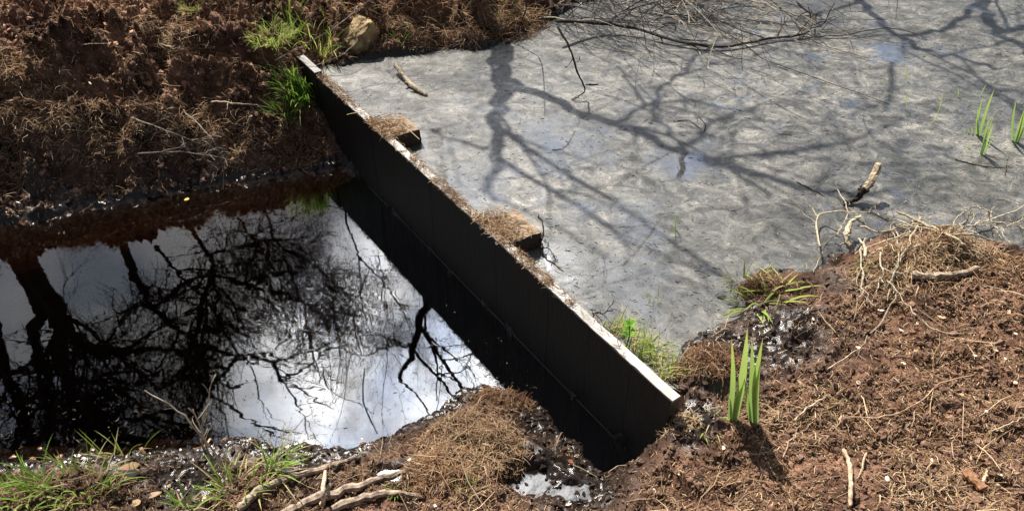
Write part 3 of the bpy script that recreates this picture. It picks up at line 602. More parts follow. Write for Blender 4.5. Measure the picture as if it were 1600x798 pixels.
# mirrored trees on the left
t1 = tr(mir, [(75, 455, 5.6), (95, 520, 5.6), (102, 590, 5.7), (140, 660, 5.8), (160, 740, 5.9)], .07, .04)
make_tree('bare tree with a thick leaning trunk mirrored near the left edge of the pool', base_of(t1[0], -.2, .1, .10)+t1,
          [tr(mir, [(70, 455, 5.6), (100, 500, 5.5), (132, 545, 5.4), (200, 550, 5.3), (260, 545, 5.2), (330, 575, 5.1)], .045, .018), tr(mir, [(140, 660, 5.8), (190, 680, 5.6), (250, 700, 5.5), (330, 760, 5.5)], .05, .02),
           tr(mir, [(95, 520, 5.6), (60, 560, 5.7), (10, 590, 5.9)], .03, .01)], 1.6, 0)
t2 = tr(mir, [(50, 455, 6.0), (55, 530, 6.0), (75, 610, 6.1), (85, 700, 6.1), (90, 770, 6.1)], .052, .035)
make_tree('bare tree with a straight slim trunk mirrored beside the thicker leaning one', base_of(t2[0], -.1, .3, .08)+t2, [tr(mir, [(60, 560, 6.), (110, 590, 6.2), (190, 610, 6.4)], .03, .01)], 1.8, 0)
t3 = tr(mir, [(-30, 480, 6.2), (5, 570, 6.2), (35, 640, 6.2), (60, 720, 6.2)], .06, .04)
make_tree('bare tree mirrored at the far left corner of the pool', base_of(t3[0], -.2, .2, .09)+t3, [], 1.6, 2)
t4 = tr(mir, [(190, 385, 7.2), (215, 440, 7.1), (240, 485, 7.0), (270, 505, 6.9), (310, 535, 6.8), (322, 610, 6.7)], .045, .022)
make_tree('bare tree with a crooked leaning trunk mirrored in the middle of the pool', base_of(t4[0], -.9, .4, .075)+t4,
          [tr(mir, [(312, 538, 6.8), (360, 552, 6.7), (425, 565, 6.6), (440, 590, 6.5), (520, 640, 6.4)], .03, .008), tr(mir, [(240, 485, 7.), (290, 440, 7.2), (350, 420, 7.5)], .03, .01),
           tr(mir, [(425, 565, 6.6), (500, 545, 6.5), (540, 520, 6.4)], .015, .006), tr(mir, [(322, 610, 6.7), (400, 660, 6.5), (470, 680, 6.4)], .02, .008), tr(mir, [(243, 386, 7.), (286, 435, 7.), (328, 477, 6.9), (350, 510, 6.9)], .022, .01), tr(mir, [(440, 590, 6.5), (480, 574, 6.5), (517, 544, 6.4), (565, 556, 6.4), (608, 538, 6.4), (657, 520, 6.4)], .014, .006), tr(mir, [(425, 565, 6.6), (450, 610, 6.5), (475, 650, 6.5), (480, 690, 6.5)], .016, .006)], 1.7, 0)
t5 = tr(mir, [(310, 370, 8.0), (335, 440, 8.0), (340, 500, 8.0), (380, 560, 8.0)], .026, .015)
make_tree('slender bare tree mirrored right of the crooked one', base_of(t5[0], -1.2, .6, .05)+t5, [tr(mir, [(335, 430, 8.), (400, 450, 7.8), (470, 470, 7.6), (540, 520, 7.5)], .03, .01), tr(mir, [(320, 400, 8.), (400, 380, 8.), (480, 370, 8.)], .025, .008), tr(mir, [(371, 340, 8.), (400, 380, 8.), (425, 415, 8.), (440, 445, 8.)], .02, .009)], 2.0, 2)
t6 = tr(mir, [(420, 345, 10.), (455, 420, 10.), (480, 500, 10.), (500, 600, 10.)], .022, .010)
make_tree('slim bare tree far behind the left bank mirrored in the rippled part of the pool', base_of(t6[0], -1., .6, .045)+t6, [tr(mir, [(440, 390, 10.), (500, 420, 9.8), (560, 480, 9.6)], .02, .008)], 2.1, 0)
t7 = tr(mir, [(540, 320, 10.5), (560, 400, 10.5), (565, 470, 10.5), (590, 560, 10.5)], .018, .008)
make_tree('slim bare tree mirrored close to the dam shade', base_of(t7[0], 1., .6, .04)+t7, [tr(mir, [(560, 400, 10.5), (620, 470, 10.2), (660, 560, 10.)], .02, .008)], 1.5, 0)
TS = 1.0
# trees whose shadows lie on the pond
s1 = tr(shd, [(782, 80, 3.4), (788, 120, 3.8), (772, 170, 4.5), (776, 240, 5.4), (770, 310, 6.2)], .055, .014)
make_tree('bare forked tree on the far bank throwing its long limb shadow across the grey pond', base_of(s1[0], 0, .05, .055)+s1,
          [tr(shd, [(790, 125, 3.8), (850, 150, 4.2), (930, 185, 4.6), (1010, 212, 5.0), (1075, 243, 5.4), (1170, 268, 5.9), (1290, 300, 6.4), (1390, 300, 6.8)], .031, .013),
           tr(shd, [(1075, 243, 5.4), (1040, 200, 5.0), (1005, 160, 4.7), (970, 112, 4.4)], .013, .006), tr(shd, [(1018, 175, 4.8), (1030, 145, 4.6), (1075, 100, 4.4), (1130, 55, 4.2)], .011, .005),
           tr(shd, [(772, 170, 4.5), (800, 210, 5.), (880, 240, 5.5), (960, 260, 6.)], .012, .005), tr(shd, [(776, 240, 5.4), (700, 210, 5.6), (620, 200, 6.0)], .012, .004)], .85)
s2 = tr(shd, [(1530, -60, 2.6), (1535, 0, 3.2), (1560, 50, 3.8), (1620, 90, 4.4), (1700, 130, 5.2)], .04, .015)
make_tree('bare tree beyond the pond throwing shadows on its far right corner', base_of(s2[0], 0, .05, .07)+s2,
          [tr(shd, [(1535, 0, 3.2), (1480, 40, 3.8), (1420, 60, 4.3), (1395, 110, 4.8), (1390, 170, 5.4)], .018, .008), tr(shd, [(1560, 50, 3.8), (1640, 40, 4.), (1740, 50, 4.3)], .022, .01)], .6)
s3 = tr(shd, [(1310, -60, 3.2), (1345, 0, 3.8), (1390, 45, 4.4), (1460, 80, 5.0), (1560, 110, 5.6)], .03, .012)
make_tree('slim bare tree beyond the pond between the two other shadow-casting trees', base_of(s3[0], 0, .05, .05)+s3, [tr(shd, [(1345, 0, 3.8), (1240, 30, 4.6), (1130, 40, 5.4)], .012, .005)], .6)

# ---------------------------------------------------------------- grass, straw, irises
G1, G2, YG, ST = (.12, .23, .03), (.22, .37, .05), (.44, .48, .12), (.50, .40, .22)
def mixc(a, b, t): return tuple(a[i]*(1-t)+b[i]*t for i in range(3))
def tuft(px, py, label, n=60, ln=(.05, .12), spread=.05, w=.0035, dry=.15, lean=None, name='grass_tuft', cat='grass', cols=(G1, G2), droop=1.0, group='grass tufts on the banks', up=(.9, 1.5), at_=None):
    c = on(px, py) if at_ is None else np.array(at_); mb = MB()
    for i in range(n):
        a = random.uniform(0, 6.283); rr = spread*math.sqrt(random.random()); x, y = c[0]+rr*math.cos(a), c[1]+rr*math.sin(a)*.8; z = surf(x, y)-.003
        q_ = np.array([x, y])-A; s1_, n1_ = q_@DU, q_@DN; n0_ = (c[:2]-A)@DN
        if 0 < s1_ < DLEN+.01 and (n1_ > -.012 if n0_ < 0 else n1_ < TH+.008): sh_ = (-.012 if n0_ < 0 else TH+.008)-n1_; x += DN[0]*sh_; y += DN[1]*sh_; z = c[2]-.003
        if abs(z-c[2]) > .06: z = c[2]-.01
        la = a+random.gauss(0, .6) if lean is None else lean+random.gauss(0, .8); isdry = random.random() < dry
        if abs(n0_) < .15 and 0 < s1_ < DLEN+.05 and (math.cos(la)*DN[0]+math.sin(la)*DN[1])*n0_ < 0: la += math.pi
        col = mixc(ST, YG, random.random()*.4) if isdry else mixc(*cols, random.random())
        u = random.uniform(*up) if not isdry else random.uniform(.2, 1.1)
        mb.blade((x, y, z), (math.cos(la), math.sin(la), 0), u, random.uniform(*ln), w*random.uniform(.6, 1.3), random.uniform(.2, 1.5)*droop, mixc(col, (.3, .3, .1), .15), col, 5)
    o = mb.build(name, M['grass'], loc=tuple(c)); return tag(o, label, cat, group)
tuft(425, 60, 'bright green grass cushion on the bank left of the dam\'s far end', 260, (.03, .09), .10, .0035, .25, cols=(YG, G2), up=(.5, 1.5))
tuft(455, 45, 'taller fresh grass blades standing out of the green cushion', 60, (.08, .16), .05, .004, .1)
tuft(470, 160, 'lush bright green grass hanging at the far end of the dam', 200, (.07, .17), .075, .005, .08, cols=(G1, (.22, .40, .05)))
tuft(445, 180, 'lower green grass spilling over the dark bank below the lush tuft', 60, (.06, .13), .05, .004, .1)
tuft(497, 75, 'yellow-green grass bent over behind the end of the dam', 110, (.07, .16), .08, .004, .35, cols=(YG, G2))
tuft(520, 60, 'thin grass blades leaning against the ochre wood block', 40, (.08, .15), .05, .004, .4, cols=(YG, G2))
tuft(302, 12, 'yellowish moss and grass cushion at the top edge', 260, (.03, .07), .065, .0035, .5, cols=(YG, (.28, .30, .08)), up=(.3, 1.4))
tuft(627, 66, 'small grass sprig at the far shore of the pond', 22, (.05, .10), .03, .004, .15)
tuft(690, 45, 'second small grass sprig further along the far shore', 10, (.05, .10), .02, .004, .15)
tuft(785, 28, 'green blades at the foot of the bare bush', 34, (.06, .14), .06, .004, .3)
tuft(192, 212, 'little green sprig alone on the dark left bank', 14, (.03, .07), .012, .004, .1)
tuft(6, 246, 'green sprig at the left edge of the picture', 10, (.04, .09), .012, .004, .2)
tuft(120, 765, 'bright green grass clump in the bottom left corner', 85, (.05, .14), .10, .004, .35, cols=(G2, (.28, .45, .08)))
tuft(40, 775, 'grass clump cut by the left edge at the bottom', 50, (.04, .11), .08, .0045, .25, cols=(G2, (.28, .45, .08)))
tuft(185, 720, 'long yellow-green blades leaning over the water at the bottom left', 20, (.06, .14), .08, .0035, .5, cols=(YG, G2))
tuft(375, 770, 'fresh grass clump left of the twisted root', 50, (.05, .12), .06, .004, .3, cols=(G2, (.28, .45, .08)))
tuft(430, 740, 'green blades leaning over the twisted root', 26, (.08, .15), .03, .004, .2, cols=(G2, (.28, .45, .08)), lean=.5)
tuft(290, 788, 'small grass sprig at the bottom edge', 20, (.04, .08), .02, .004, .15)
tuft(620, 770, 'tiny grass sprig between root and straw mound', 10, (.02, .05), .012, .003, .1)
tuft(735, 768, 'small green grass sprig at the foot of the straw mound', 14, (.02, .06), .02, .003, .3)
tuft(430, 708, 'dry stalks at the water edge above the twisted root', 30, (.06, .13), .05, .0028, .9, up=(.3, 1.4))
tuft(1190, 470, 'green blades sprawled over the wet edge of the right bank', 26, (.05, .14), .07, .006, .1, cols=(G2, YG), up=(.2, 1.0))
tuft(1165, 440, 'upright green tuft on the little dark hummock by the pond', 40, (.03, .08), .05, .0035, .5, cols=(G1, YG))
tuft(1220, 455, 'pale green blades lying on the peat right of the dark hummock', 14, (.06, .12), .03, .006, .2, cols=(YG, G2), up=(.1, .7))
tuft(1025, 470, 'tiny sprig floating beside the weeds in the pond', 14, (.02, .05), .025, .0025, .3, cols=(YG, G2))
tuft(1000, 555, 'green and straw coloured grass along the back of the dam', 110, (.04, .11), .06, .003, .5, cols=(YG, G2))
tuft(960, 520, 'fresh weeds behind the dam next to the leafy seedling', 60, (.04, .09), .05, .003, .4, cols=(YG, G2))
tuft(1040, 590, 'dry grass at the near end of the dam', 80, (.04, .10), .05, .0028, .75, cols=(YG, G2))
tuft(1110, 660, 'yellow-green weeds at the foot of the iris shoots', 30, (.02, .06), .04, .003, .4, cols=(YG, G2), up=(.1, 1.))
tuft(1345, 420, 'green sprig below the brushwood', 8, (.03, .06), .015, .003, .2)

def blade_to(mb, p0, p1, w, col, tip, curve=.0, seg=6, fold=.18):
    """a sword leaf from p0 to p1"""
    p0 = Vector([float(q) for q in p0]); p1 = Vector([float(q) for q in p1]); ax = p1-p0; side = Vector((1, .25, 0)); b = len(mb.v); nrm = side.cross(ax).normalized()
    for i in range(seg+1):
        t = i/seg; ww = w*(.72+.5*math.sin(min(1, t*1.5)*math.pi*.5)*.6)*(1-max(0, t-.35)**1.6*1.9) if i < seg else .0003; ww = max(ww, .0003)
        c = p0+ax*t+side*curve*math.sin(t*math.pi)*ax.length; cc = mixc(col, tip, t); cc = mixc(cc, (.42, .30, .12), .7) if i == seg else cc; cc = mixc(cc, (.5, .5, .3), .5) if i == 0 else cc
        for k in (-1, 0, 1): mb.v.append(tuple(c+side*ww*.5*k+nrm*(fold*ww if k == 0 else 0))); mb.c.append(cc)
        
    for i in range(seg):
        for k in (0, 1): q = b+i*3+k; mb.f.append((q, q+1, q+4, q+3))
def above(px, py, base, lean=0.):
    """point straight above `base` (leaning away by lean) seen at this pixel"""
    r = ray(px, py); t = (base[1]+lean)/r[1]; return CAMP+r*t
def iris(px, py, leaves, label, name='iris_plant', w=.0138, group='iris shoots'):
    c = on(px, py); root = empty(name, tuple(c)); tag(root, label, 'plant', group); bpy.context.view_layer.update()
    for (bx, by, tx, ty, ww, ln) in leaves:
        p0 = on(bx, by); p1 = above(tx, ty, p0, ln); mb = MB()
        blade_to(mb, p0-np.array([0, 0, .01]), p1, w*ww, mixc((.24, .38, .12), (.17, .29, .08), random.random()), mixc((.32, .48, .10), (.48, .60, .14), random.random()), random.uniform(-.05, .05), 9)
        under(mb.build('leaf', M['grass']), root)
    return root
iris(1146, 658, [(1140, 657, 1143, 528, 1.1, .02), (1147, 660, 1168, 512, 1.7, .0), (1149, 660, 1162, 580, 1.0, .01), (1139, 652, 1139, 615, .6, 0)], 'tall pale green iris shoot by the dam end, left one of the pair')
iris(1178, 662, [(1175, 662, 1175, 527, 1.3, .02), (1183, 662, 1192, 528, 1.5, .0), (1174, 661, 1163, 590, .7, .01), (1181, 663, 1188, 560, 1.1, .01)], 'tall pale green iris shoot by the dam end, right one of the pair')
iris(1529, 211, [(1527, 210, 1536, 152, .9, .0), (1531, 212, 1554, 138, 1.1, .0), (1530, 212, 1528, 168, .6, .0), (1522, 209, 1519, 198, .5, .0), (1514, 208, 1512, 199, .4, .0), (1537, 212, 1551, 180, .6, .0)], 'iris clump with one tall leaf standing in the pond, left of the edge clump')
iris(1535, 241, [(1532, 241, 1545, 180, .7, .0), (1535, 242, 1553, 192, .9, .0), (1537, 240, 1556, 210, .5, .0), (1533, 241, 1555, 176, .5, .0)], 'small yellow-green iris clump in the pond just in front of the taller clump')
iris(1588, 221, [(1583, 220, 1588, 154, .9, .0), (1588, 223, 1603, 158, 1.2, .0), (1591, 223, 1604, 188, .8, .0), (1586, 222, 1600, 172, .9, 0)], 'broad-leaved iris clump cut by the right edge of the picture')
for (a, lb) in (([(1418, 171, 1417, 138)], 'short single shoot in the pond, nearer of the two above one another'), ([(1420, 127, 1417, 106)], 'short single shoot in the pond, farther of the two above one another'),
                ([(1463, 186, 1474, 142), (1455, 194, 1466, 178)], 'thin leaning shoot standing alone in the pond'), ([(1498, 152, 1497, 136)], 'tiny shoot between the leaning shoot and the tall clump'),
                ([(1531, 150, 1541, 131)], 'tiny slanted shoot behind the tall iris clump'), ([(1383, 128, 1378, 122), (1388, 133, 1380, 127)], 'flat little green shoot lying on the film, leftmost'), ([(1056, 360, 1055, 332), (1058, 368, 1048, 350)], 'faint green shoot in the middle of the pond'),
                ([(1515, 232, 1514, 222)], 'dark stub of a shoot left of the small iris clump')):
    iris(a[0][0], a[0][1], [(*q, .55, 0) for q in a], lb, 'water_shoot', .009, 'young shoots in the pond')
# leafy seedling behind the dam
c = on(978, 545); root = empty('seedling', tuple(c)); tag(root, 'bright green leafy seedling behind the dam', 'plant'); bpy.context.view_layer.update()
top = above(984, 507, c, 0); mb = MB(); mb.tube([c, (Vector(c)+Vector(top))/2+Vector((.004, 0, 0)), top], [.0022, .0018, .0014], (.12, .16, .05), 6); under(mb.build('stem', M['grass']), root)
mb = MB()
for lev, (f, l) in enumerate(((.55, .026), (.8, .03), (1., .026))):
    p = Vector(c).lerp(Vector(top), f)
    for q in range(5 if lev == 2 else 4):
        a = q*2*math.pi/(5 if lev == 2 else 4)+lev*.7; mb.blade(p, (math.cos(a), math.sin(a), 0), .75, l, .011, 1.0, (.16, .34, .04), (.26, .48, .06), 4)
under(mb.build('foliage', M['grass']), root)
# straw mounds
def straw(name, px, py, rx, ry, n, label, weights=(5, 3, 1, 5, 0, 3, 2), lift=.03, lmax=.09, r=.0010, cat='dead grass', at_=None, flat=None, tilt=.4):
    c = on(px, py) if at_ is None else np.array(at_)
    a = rng.uniform(0, 6.283, n); q = rng.uniform(0, 1, n)**.6; X = c[0]+rx*q*np.cos(a); Y = c[1]+ry*q*np.sin(a)
    h = gz(X, Y) if flat is None else np.full(n, flat); k = np.abs(h-c[2]) < .12; X, Y, h, q = X[k], Y[k], h[k], q[k]; n = len(X)
    P = np.stack([X, Y, h+rng.uniform(0, 1, n)*lift*(1-q*q)+.001], -1)
    V, F, C = fibre_arrays(P, rng.uniform(.02, lmax, n), r*rng.uniform(.6, 1.5, n), rng.uniform(0, 6.28, n), rng.normal(0, tilt, n), rng.normal(.1, .25, n), rng.normal(0, .3, n), pick_col(n, weights), 4)
    return tag(npmesh(name, V, F, M['straw'], C, loc=tuple(c)), label, cat, 'heaps of dead grass')
straw('straw_mound', 735, 690, .16, .13, 1500, 'golden brown matted straw on the near shore below the bright water', lift=.012, lmax=.06)
straw('straw_mound', 690, 740, .12, .07, 700, 'browner straw on the bank under the golden mound', (3, 5, 4, 2, 1, 4, 1), lmax=.06)
straw('straw_mound', 790, 625, .10, .06, 600, 'dark dead grass on the tip of the near shore beside the dam shade', (2, 4, 4, 1, 4, 3, 1), lmax=.06)
straw('straw_mound', 462, 238, .13, .10, 900, 'tangled brown grass hummock between the left bank and the dam', (3, 5, 3, 2, 2, 5, 1), lift=.04)
straw('straw_mound', 1470, 385, .20, .07, 1300, 'bright straw on top of the right bank under the brushwood', (5, 3, 0, 7, 0, 3, 3), lift=.03, lmax=.08)
straw('straw_mound', 1108, 565, .10, .07, 900, 'dark matted root hummock at the wet corner behind the dam', (1, 3, 5, .4, 7, 3, .5), lmax=.06)
straw('straw_mound', 1175, 448, .09, .05, 500, 'small matted hummock under the green blades by the pond', (2, 3, 4, 1, 5, 3, .5), lmax=.05)
straw('straw_mound', 270, 62, .16, .09, 600, 'pale dead grass hanging from the mossy cushion at the top', (5, 3, 0, 6, 0, 3, 4), lmax=.12)
straw('straw_mound', 20, 140, .14, .14, 600, 'light brown dead grass at the left edge of the bank', (6, 3, 0, 5, 0, 3, 3), lmax=.12)
straw('straw_mound', 640, 30, .42, .16, 1900, 'dead grass over the far bank behind the pond', (4, 4, 3, 3, 2, 4, 2), lift=.05, lmax=.13)
straw('straw_mound', 800, 30, .22, .14, 1000, 'dry olive grass around the foot of the bare bush', (4, 4, 3, 3, 2, 4, 2), lift=.07, lmax=.15)
straw('straw_mound', 130, 215, .3, .10, 1000, 'pale dead stalks along the middle of the left bank', (5, 3, 0, 5, 0, 3, 4), lift=.06, lmax=.11)
straw('straw_mound', 300, 205, .3, .09, 900, 'grey dead stalks above the wet mud of the left bank', (4, 3, 1, 3, 0, 3, 5), lift=.07, lmax=.12, tilt=.5)
straw('straw_mound', 1065, 660, .05, .04, 160, 'pale straw at the near end of the dam', (5, 2, 0, 6, 0, 2, 3), lift=.01, lmax=.05)
straw('straw_mound', 1400, 430, .14, .10, 500, 'pale straw and rootlets hanging down the peat under the brushwood', (5, 2, 0, 6, 0, 3, 4), lift=.015, lmax=.08)
straw('straw_mound', 1560, 420, .16, .08, 500, 'reddish straw at the right end of the bank crest', (4, 5, 3, 3, 1, 4, 1), lift=.015, lmax=.06)
straw('straw_mound', 1470, 760, .14, .08, 380, 'flattened pale straw at the bottom right', (6, 3, 0, 6, 0, 3, 3), lift=.006, lmax=.05, tilt=.1)
straw('straw_mound', 1270, 640, .12, .08, 260, 'thin scatter of pale straw right of the iris shoots', (6, 3, 0, 6, 0, 3, 3), lift=.006, lmax=.05, tilt=.1)
# litter lying on the dam top and its beams
n = 2000; s_ = rng.uniform(.20, 2.25, n); k = rng.uniform(0, 1, n) < np.where(s_ < 1.95, .22+.78*(perlin(s_*6, s_*0+3., 7) > -.08), .06); s_ = s_[k]; n = len(s_); nn = rng.uniform(-.002, TH+.004, n)
P = np.array([dp(a, b, ZD+.003+random.random()*.006) for a, b in zip(s_, nn)]); th = math.atan2(DU[1], DU[0])
V, F, C = fibre_arrays(P, rng.uniform(.008, .045, n), .001*rng.uniform(.6, 1.6, n), th+rng.normal(0, .7, n), rng.normal(0, .12, n), rng.normal(.05, .2, n), rng.normal(0, .3, n), pick_col(n, (4, 4, 3, 6, 1, 3, 4)), 3)
tag(npmesh('plant_litter', V, F, M['straw'], C), 'straw and peat bits strewn along the top edge of the dam', kind='stuff')
for (a, b, lb) in ((.66, .85, 'heap of straw on the far beam of the dam'), (1.43, 1.63, 'heap of straw on the near beam of the dam')):
    n = 380; s_ = rng.uniform(a+.01, b-.01, n); nn = rng.uniform(-.004, .145, n)*rng.uniform(.35, 1, n); P = np.array([dp(x, y, ZD+.004+random.random()*.009*(1-y*4)) for x, y in zip(s_, nn)])
    V, F, C = fibre_arrays(P, rng.uniform(.012, .055, n), .0011*rng.uniform(.6, 1.5, n), rng.uniform(0, 6.28, n), rng.normal(0, .18, n), rng.normal(.05, .2, n), rng.normal(0, .3, n), pick_col(n, (5, 4, 2, 6, 1, 4, 3)), 3)
    tag(npmesh('straw_heap', V, F, M['straw'], C, loc=dp((a+b)/2, .06, ZD)), lb, 'dead grass', 'straw heaps on the dam beams')
for (s_, nn, l, az, lb) in ((.62, -.01, .09, 3.3, 'short straw sticking out sideways from the dam near the far beam'), (.86, .09, .13, -.9, 'long straw hanging over the near side of the far beam'), (.93, -.006, .05, 1.5, 'bent straw hooked over the dam edge')):
    mb = MB(); p = Vector(dp(s_, nn, ZD+.02)); d = Vector((math.cos(az), math.sin(az), -.05))
    mb.tube([p-d*l/2, p+Vector((0, 0, .004)), p+d*l/2], [.0016, .0018, .0012], (.5, .38, .22), 5); o = mb.build('straw_stalk', M['straw'], loc=tuple(p)); tag(o, lb, 'straw', 'single straws on the dam')
# ---------------------------------------------------------------- sticks
PALE, GREY, DARK, TAN = (.42, .33, .22), (.26, .22, .17), (.03, .022, .016), (.36, .24, .14)
def stick(path, label, r, col=GREY, name='stick', cat='stick', group=None, twigs=0, tl=.05, zs=None, jit=.004, col2=None, knob=0, r_end=.5):
    """path: pixels the stick passes; zs: height above the ground or water at each"""
    n = len(path); P = []
    for i, q in enumerate(path):
        dz = (zs[i] if zs else 0)+r*.6
        if len(q) == 3: p = at(q[0], q[1], q[2])
        elif zs and zs[i] > .015:
            p = at(q[0], q[1], on(q[0], q[1])[2]+dz)
        else: p = on(*q); p = p+np.array([0, 0, dz])
        P.append((*p, r*(1-(1-r_end)*i/(n-1))))
    pts, rr = smooth_path(P, 5); pts = [p+Vector([random.gauss(0, jit*.35) for _ in range(3)]) for p in pts]
    wv = .06 if name in ('stick', 'broken_branch') and r > .009 else .14; rr = [q*random.uniform(1-wv, 1+wv) for q in rr]; rr[-1] *= .6; rr[0] *= .75; mb = MB(); mb.tube(pts, rr, col, 8 if r > .004 else 5, col2=col2)
    for i in range(twigs):
        t = random.uniform(.15, .98); p, d = interp(pts, t); ax = Vector((random.gauss(0, 1), random.gauss(0, 1), random.gauss(0, .45))); ax -= d*ax.dot(d); ax.normalize(); nd = (d+ax*random.uniform(.6, 1.3)).normalized()
        q = wander(p, nd, tl*random.uniform(.4, 1.3), 5, .2, 0); r2 = max(.0007, r*.4); mb.tube(q, [r2*(1-.1*j) for j in range(6)], col, 4, cap=False)
        for _ in range(2):
            p2, d2 = interp(q, random.uniform(.3, .9)); ax = Vector([random.gauss(0, 1) for _ in range(3)]); q2 = wander(p2, d2+ax*.5, tl*.35, 3, .2); mb.tube(q2, [r2*.6]*4, col, 3, cap=False)
    for i in range(knob):
        p, d = interp(pts, random.uniform(.2, .8)); mb.tube([p, p+Vector((random.gauss(0, 1), random.gauss(0, 1), .4)).normalized()*r*2.2], [r*.6, r*.35], col, 6)
    if r > .009:
        for i, v in enumerate(mb.v):
            q = Vector(v); f = mnoise.fractal(q*70, 1., 2., 3)*r*.22; mb.v[i] = tuple(q+Vector((f, f*.4, f*.7)))
    o = mb.build(name, M['root' if name in ('root', 'driftwood') else 'wood'], loc=tuple(pts[0]), smooth=.004 < r < .009); return tag(o, label, cat, group)
stick([(617, 100), (632, 126), (650, 143), (668, 151)], 'mossy grey stick lying in the pond near the far shore', .013, GREY, zs=[.03, .012, .004, -.003], knob=2, col2=PALE)
stick([(1374, 256), (1362, 282), (1350, 296)], 'broken branch with a pale clean upper end leaning out of the pond, upper piece', .014, PALE, zs=[.11, .07, .045], r_end=.9, name='broken_branch', cat='branch')
stick([(1352, 292), (1340, 306), (1318, 318)], 'dark wet rotten end of the leaning broken branch at the water', .015, DARK, zs=[.045, .02, -.005], knob=4, name='broken_branch', cat='branch', jit=.012, r_end=.5)
stick([(1052, 190), (1075, 191), (1096, 203)], 'thin dark twig lying in a V on the film', .0028, DARK, name='twig', cat='twig', zs=[.0, .004, .0])
stick([(1100, 206), (1102, 198), (1091, 183), (1089, 193)], 'short hooked dark twig closing the V on the film', .0026, DARK, name='twig', cat='twig', zs=[.0, .006, .02, .0])
stick([(868, 33), (930, 36), (990, 44), (1050, 62), (1108, 78), (1150, 76), (1200, 66), (1250, 60), (1266, 44), (1268, 24), (1246, 6)], 'long dark curved branch lying low over the far part of the pond', .009, (.045, .036, .03), name='fallen_branch', cat='branch', zs=[.10, .05, .03, .02, .012, .012, .012, .012, .03, .05, .08], twigs=16, tl=.18, r_end=.45)
stick([(1250, 62), (1325, 58), (1385, 48), (1440, 60)], 'thin dark side twig running right from the curved branch', .003, DARK, name='twig', cat='twig', zs=[.01]*4, twigs=4, tl=.1)
stick([(1200, 66), (1170, 52), (1120, 28), (1150, 5)], 'thin dark twig rising left from the curved branch', .0035, DARK, name='twig', cat='twig', zs=[.012, .02, .03, .06], twigs=5, tl=.12)
stick([(872, 42), (890, 75), (903, 115), (914, 140), (906, 150), (893, 158)], 'long dark stem arching down from the bush to the film', .0048, DARK, name='bramble_stem', cat='stem', zs=[.30, .24, .14, .04, .02, .0], twigs=3)
stick([(915, 133), (935, 134)], 'short dark sliver on the film beside the arching stem', .004, DARK, name='twig', cat='twig')
stick([(805, 60), (816, 30), (822, 5), (800, -20)], 'dark curved stem bending left of the bare bush', .004, DARK, name='bramble_stem', cat='stem', zs=[.02, .08, .15, .25])
stick([(1330, 388), (1322, 368), (1327, 350), (1345, 337)], 'thick pale crooked stick standing at the left of the brushwood', .010, (.40, .34, .24), zs=[.02, .05, .05, .06], twigs=3, tl=.05, knob=2)
stick([(1352, 402), (1350, 385), (1340, 372)], 'short pale crooked stick under the brushwood', .006, (.40, .34, .24), zs=[.02, .05, .04])
stick([(1415, 432), (1440, 430), (1470, 430), (1500, 427), (1524, 428)], 'pale bare driftwood stick on the right bank below the straw', .010, (.40, .24, .15), zs=[.015, .02, .02, .02, .015], r_end=.9, name='driftwood', cat='driftwood')
stick([(1418, 438), (1455, 440), (1490, 436)], 'second thinner driftwood stick just under the pale one', .005, (.30, .19, .12), zs=[.008, .01, .01], name='driftwood', cat='driftwood')
stick([(375, 800), (405, 775), (440, 757), (490, 740), (530, 726), (562, 714)], 'thick twisted grey root at the bottom, the upper one', .012, (.30, .22, .16), name='root', cat='root', zs=[.008, .01, .008, .004, .0, -.006], knob=1, jit=.006, group='roots at the bottom edge')
stick([(440, 806), (490, 785), (540, 772), (590, 752), (640, 735)], 'thick twisted grey root at the bottom, the lower one', .015, (.32, .23, .16), name='root', cat='root', zs=[-.004, .004, .006, .0, -.008], knob=1, jit=.007, group='roots at the bottom edge')
stick([(520, 800), (570, 782), (620, 775), (660, 778)], 'thinner brown root along the bottom edge', .012, (.22, .14, .09), name='root', cat='root', zs=[.01, .01, .005, .0], jit=.005, group='roots at the bottom edge')
stick([(503, 790), (506, 760), (510, 722)], 'short pale peeled stick standing across the twisted roots', .008, (.48, .36, .26), zs=[.045, .06, .07])
stick([(392, 196), (388, 190), (394, 180)], 'small white broken twig on the left bank', .005, (.62, .56, .48), name='twig', cat='twig', zs=[.01, .02, .03], r_end=.8)
stick([(330, 168), (350, 160), (380, 163), (420, 178), (442, 194)], 'pale forked branch lying on the left bank', .005, (.33, .25, .18), name='branch', cat='branch', zs=[.01, .02, .02, .015, .01], twigs=6, tl=.08)
stick([(205, 183), (250, 200), (300, 220), (350, 242)], 'long grey twig sloping down the left bank towards the mud', .003, (.3, .25, .2), name='twig', cat='twig', zs=[.02, .03, .03, .01], twigs=9, tl=.12)
stick([(215, 240), (280, 238), (340, 245), (375, 262)], 'grey twig along the foot of the left bank', .003, (.3, .25, .2), name='twig', cat='twig', zs=[.02, .03, .03, .01], twigs=9, tl=.12)
stick([(285, 172), (330, 215), (345, 250), (352, 285)], 'thin grey twig hanging down towards the pool', .0025, (.3, .25, .2), name='twig', cat='twig', zs=[.02, .04, .03, .0], twigs=7, tl=.1)
stick([(130, 75), (170, 78), (196, 82)], 'pale twig near the top of the left bank', .003, PALE, name='twig', cat='twig', zs=[.01, .012, .01])
stick([(5, 84), (30, 90), (60, 96)], 'pale stalk at the upper left edge', .0025, PALE, name='twig', cat='twig', zs=[.01, .012, .01])
stick([(240, 78), (255, 76), (270, 80), (290, 78)], 'grey piece of wood on the clods at the upper left', .006, GREY, name='twig', cat='twig', zs=[.01, .012, .01, .01])
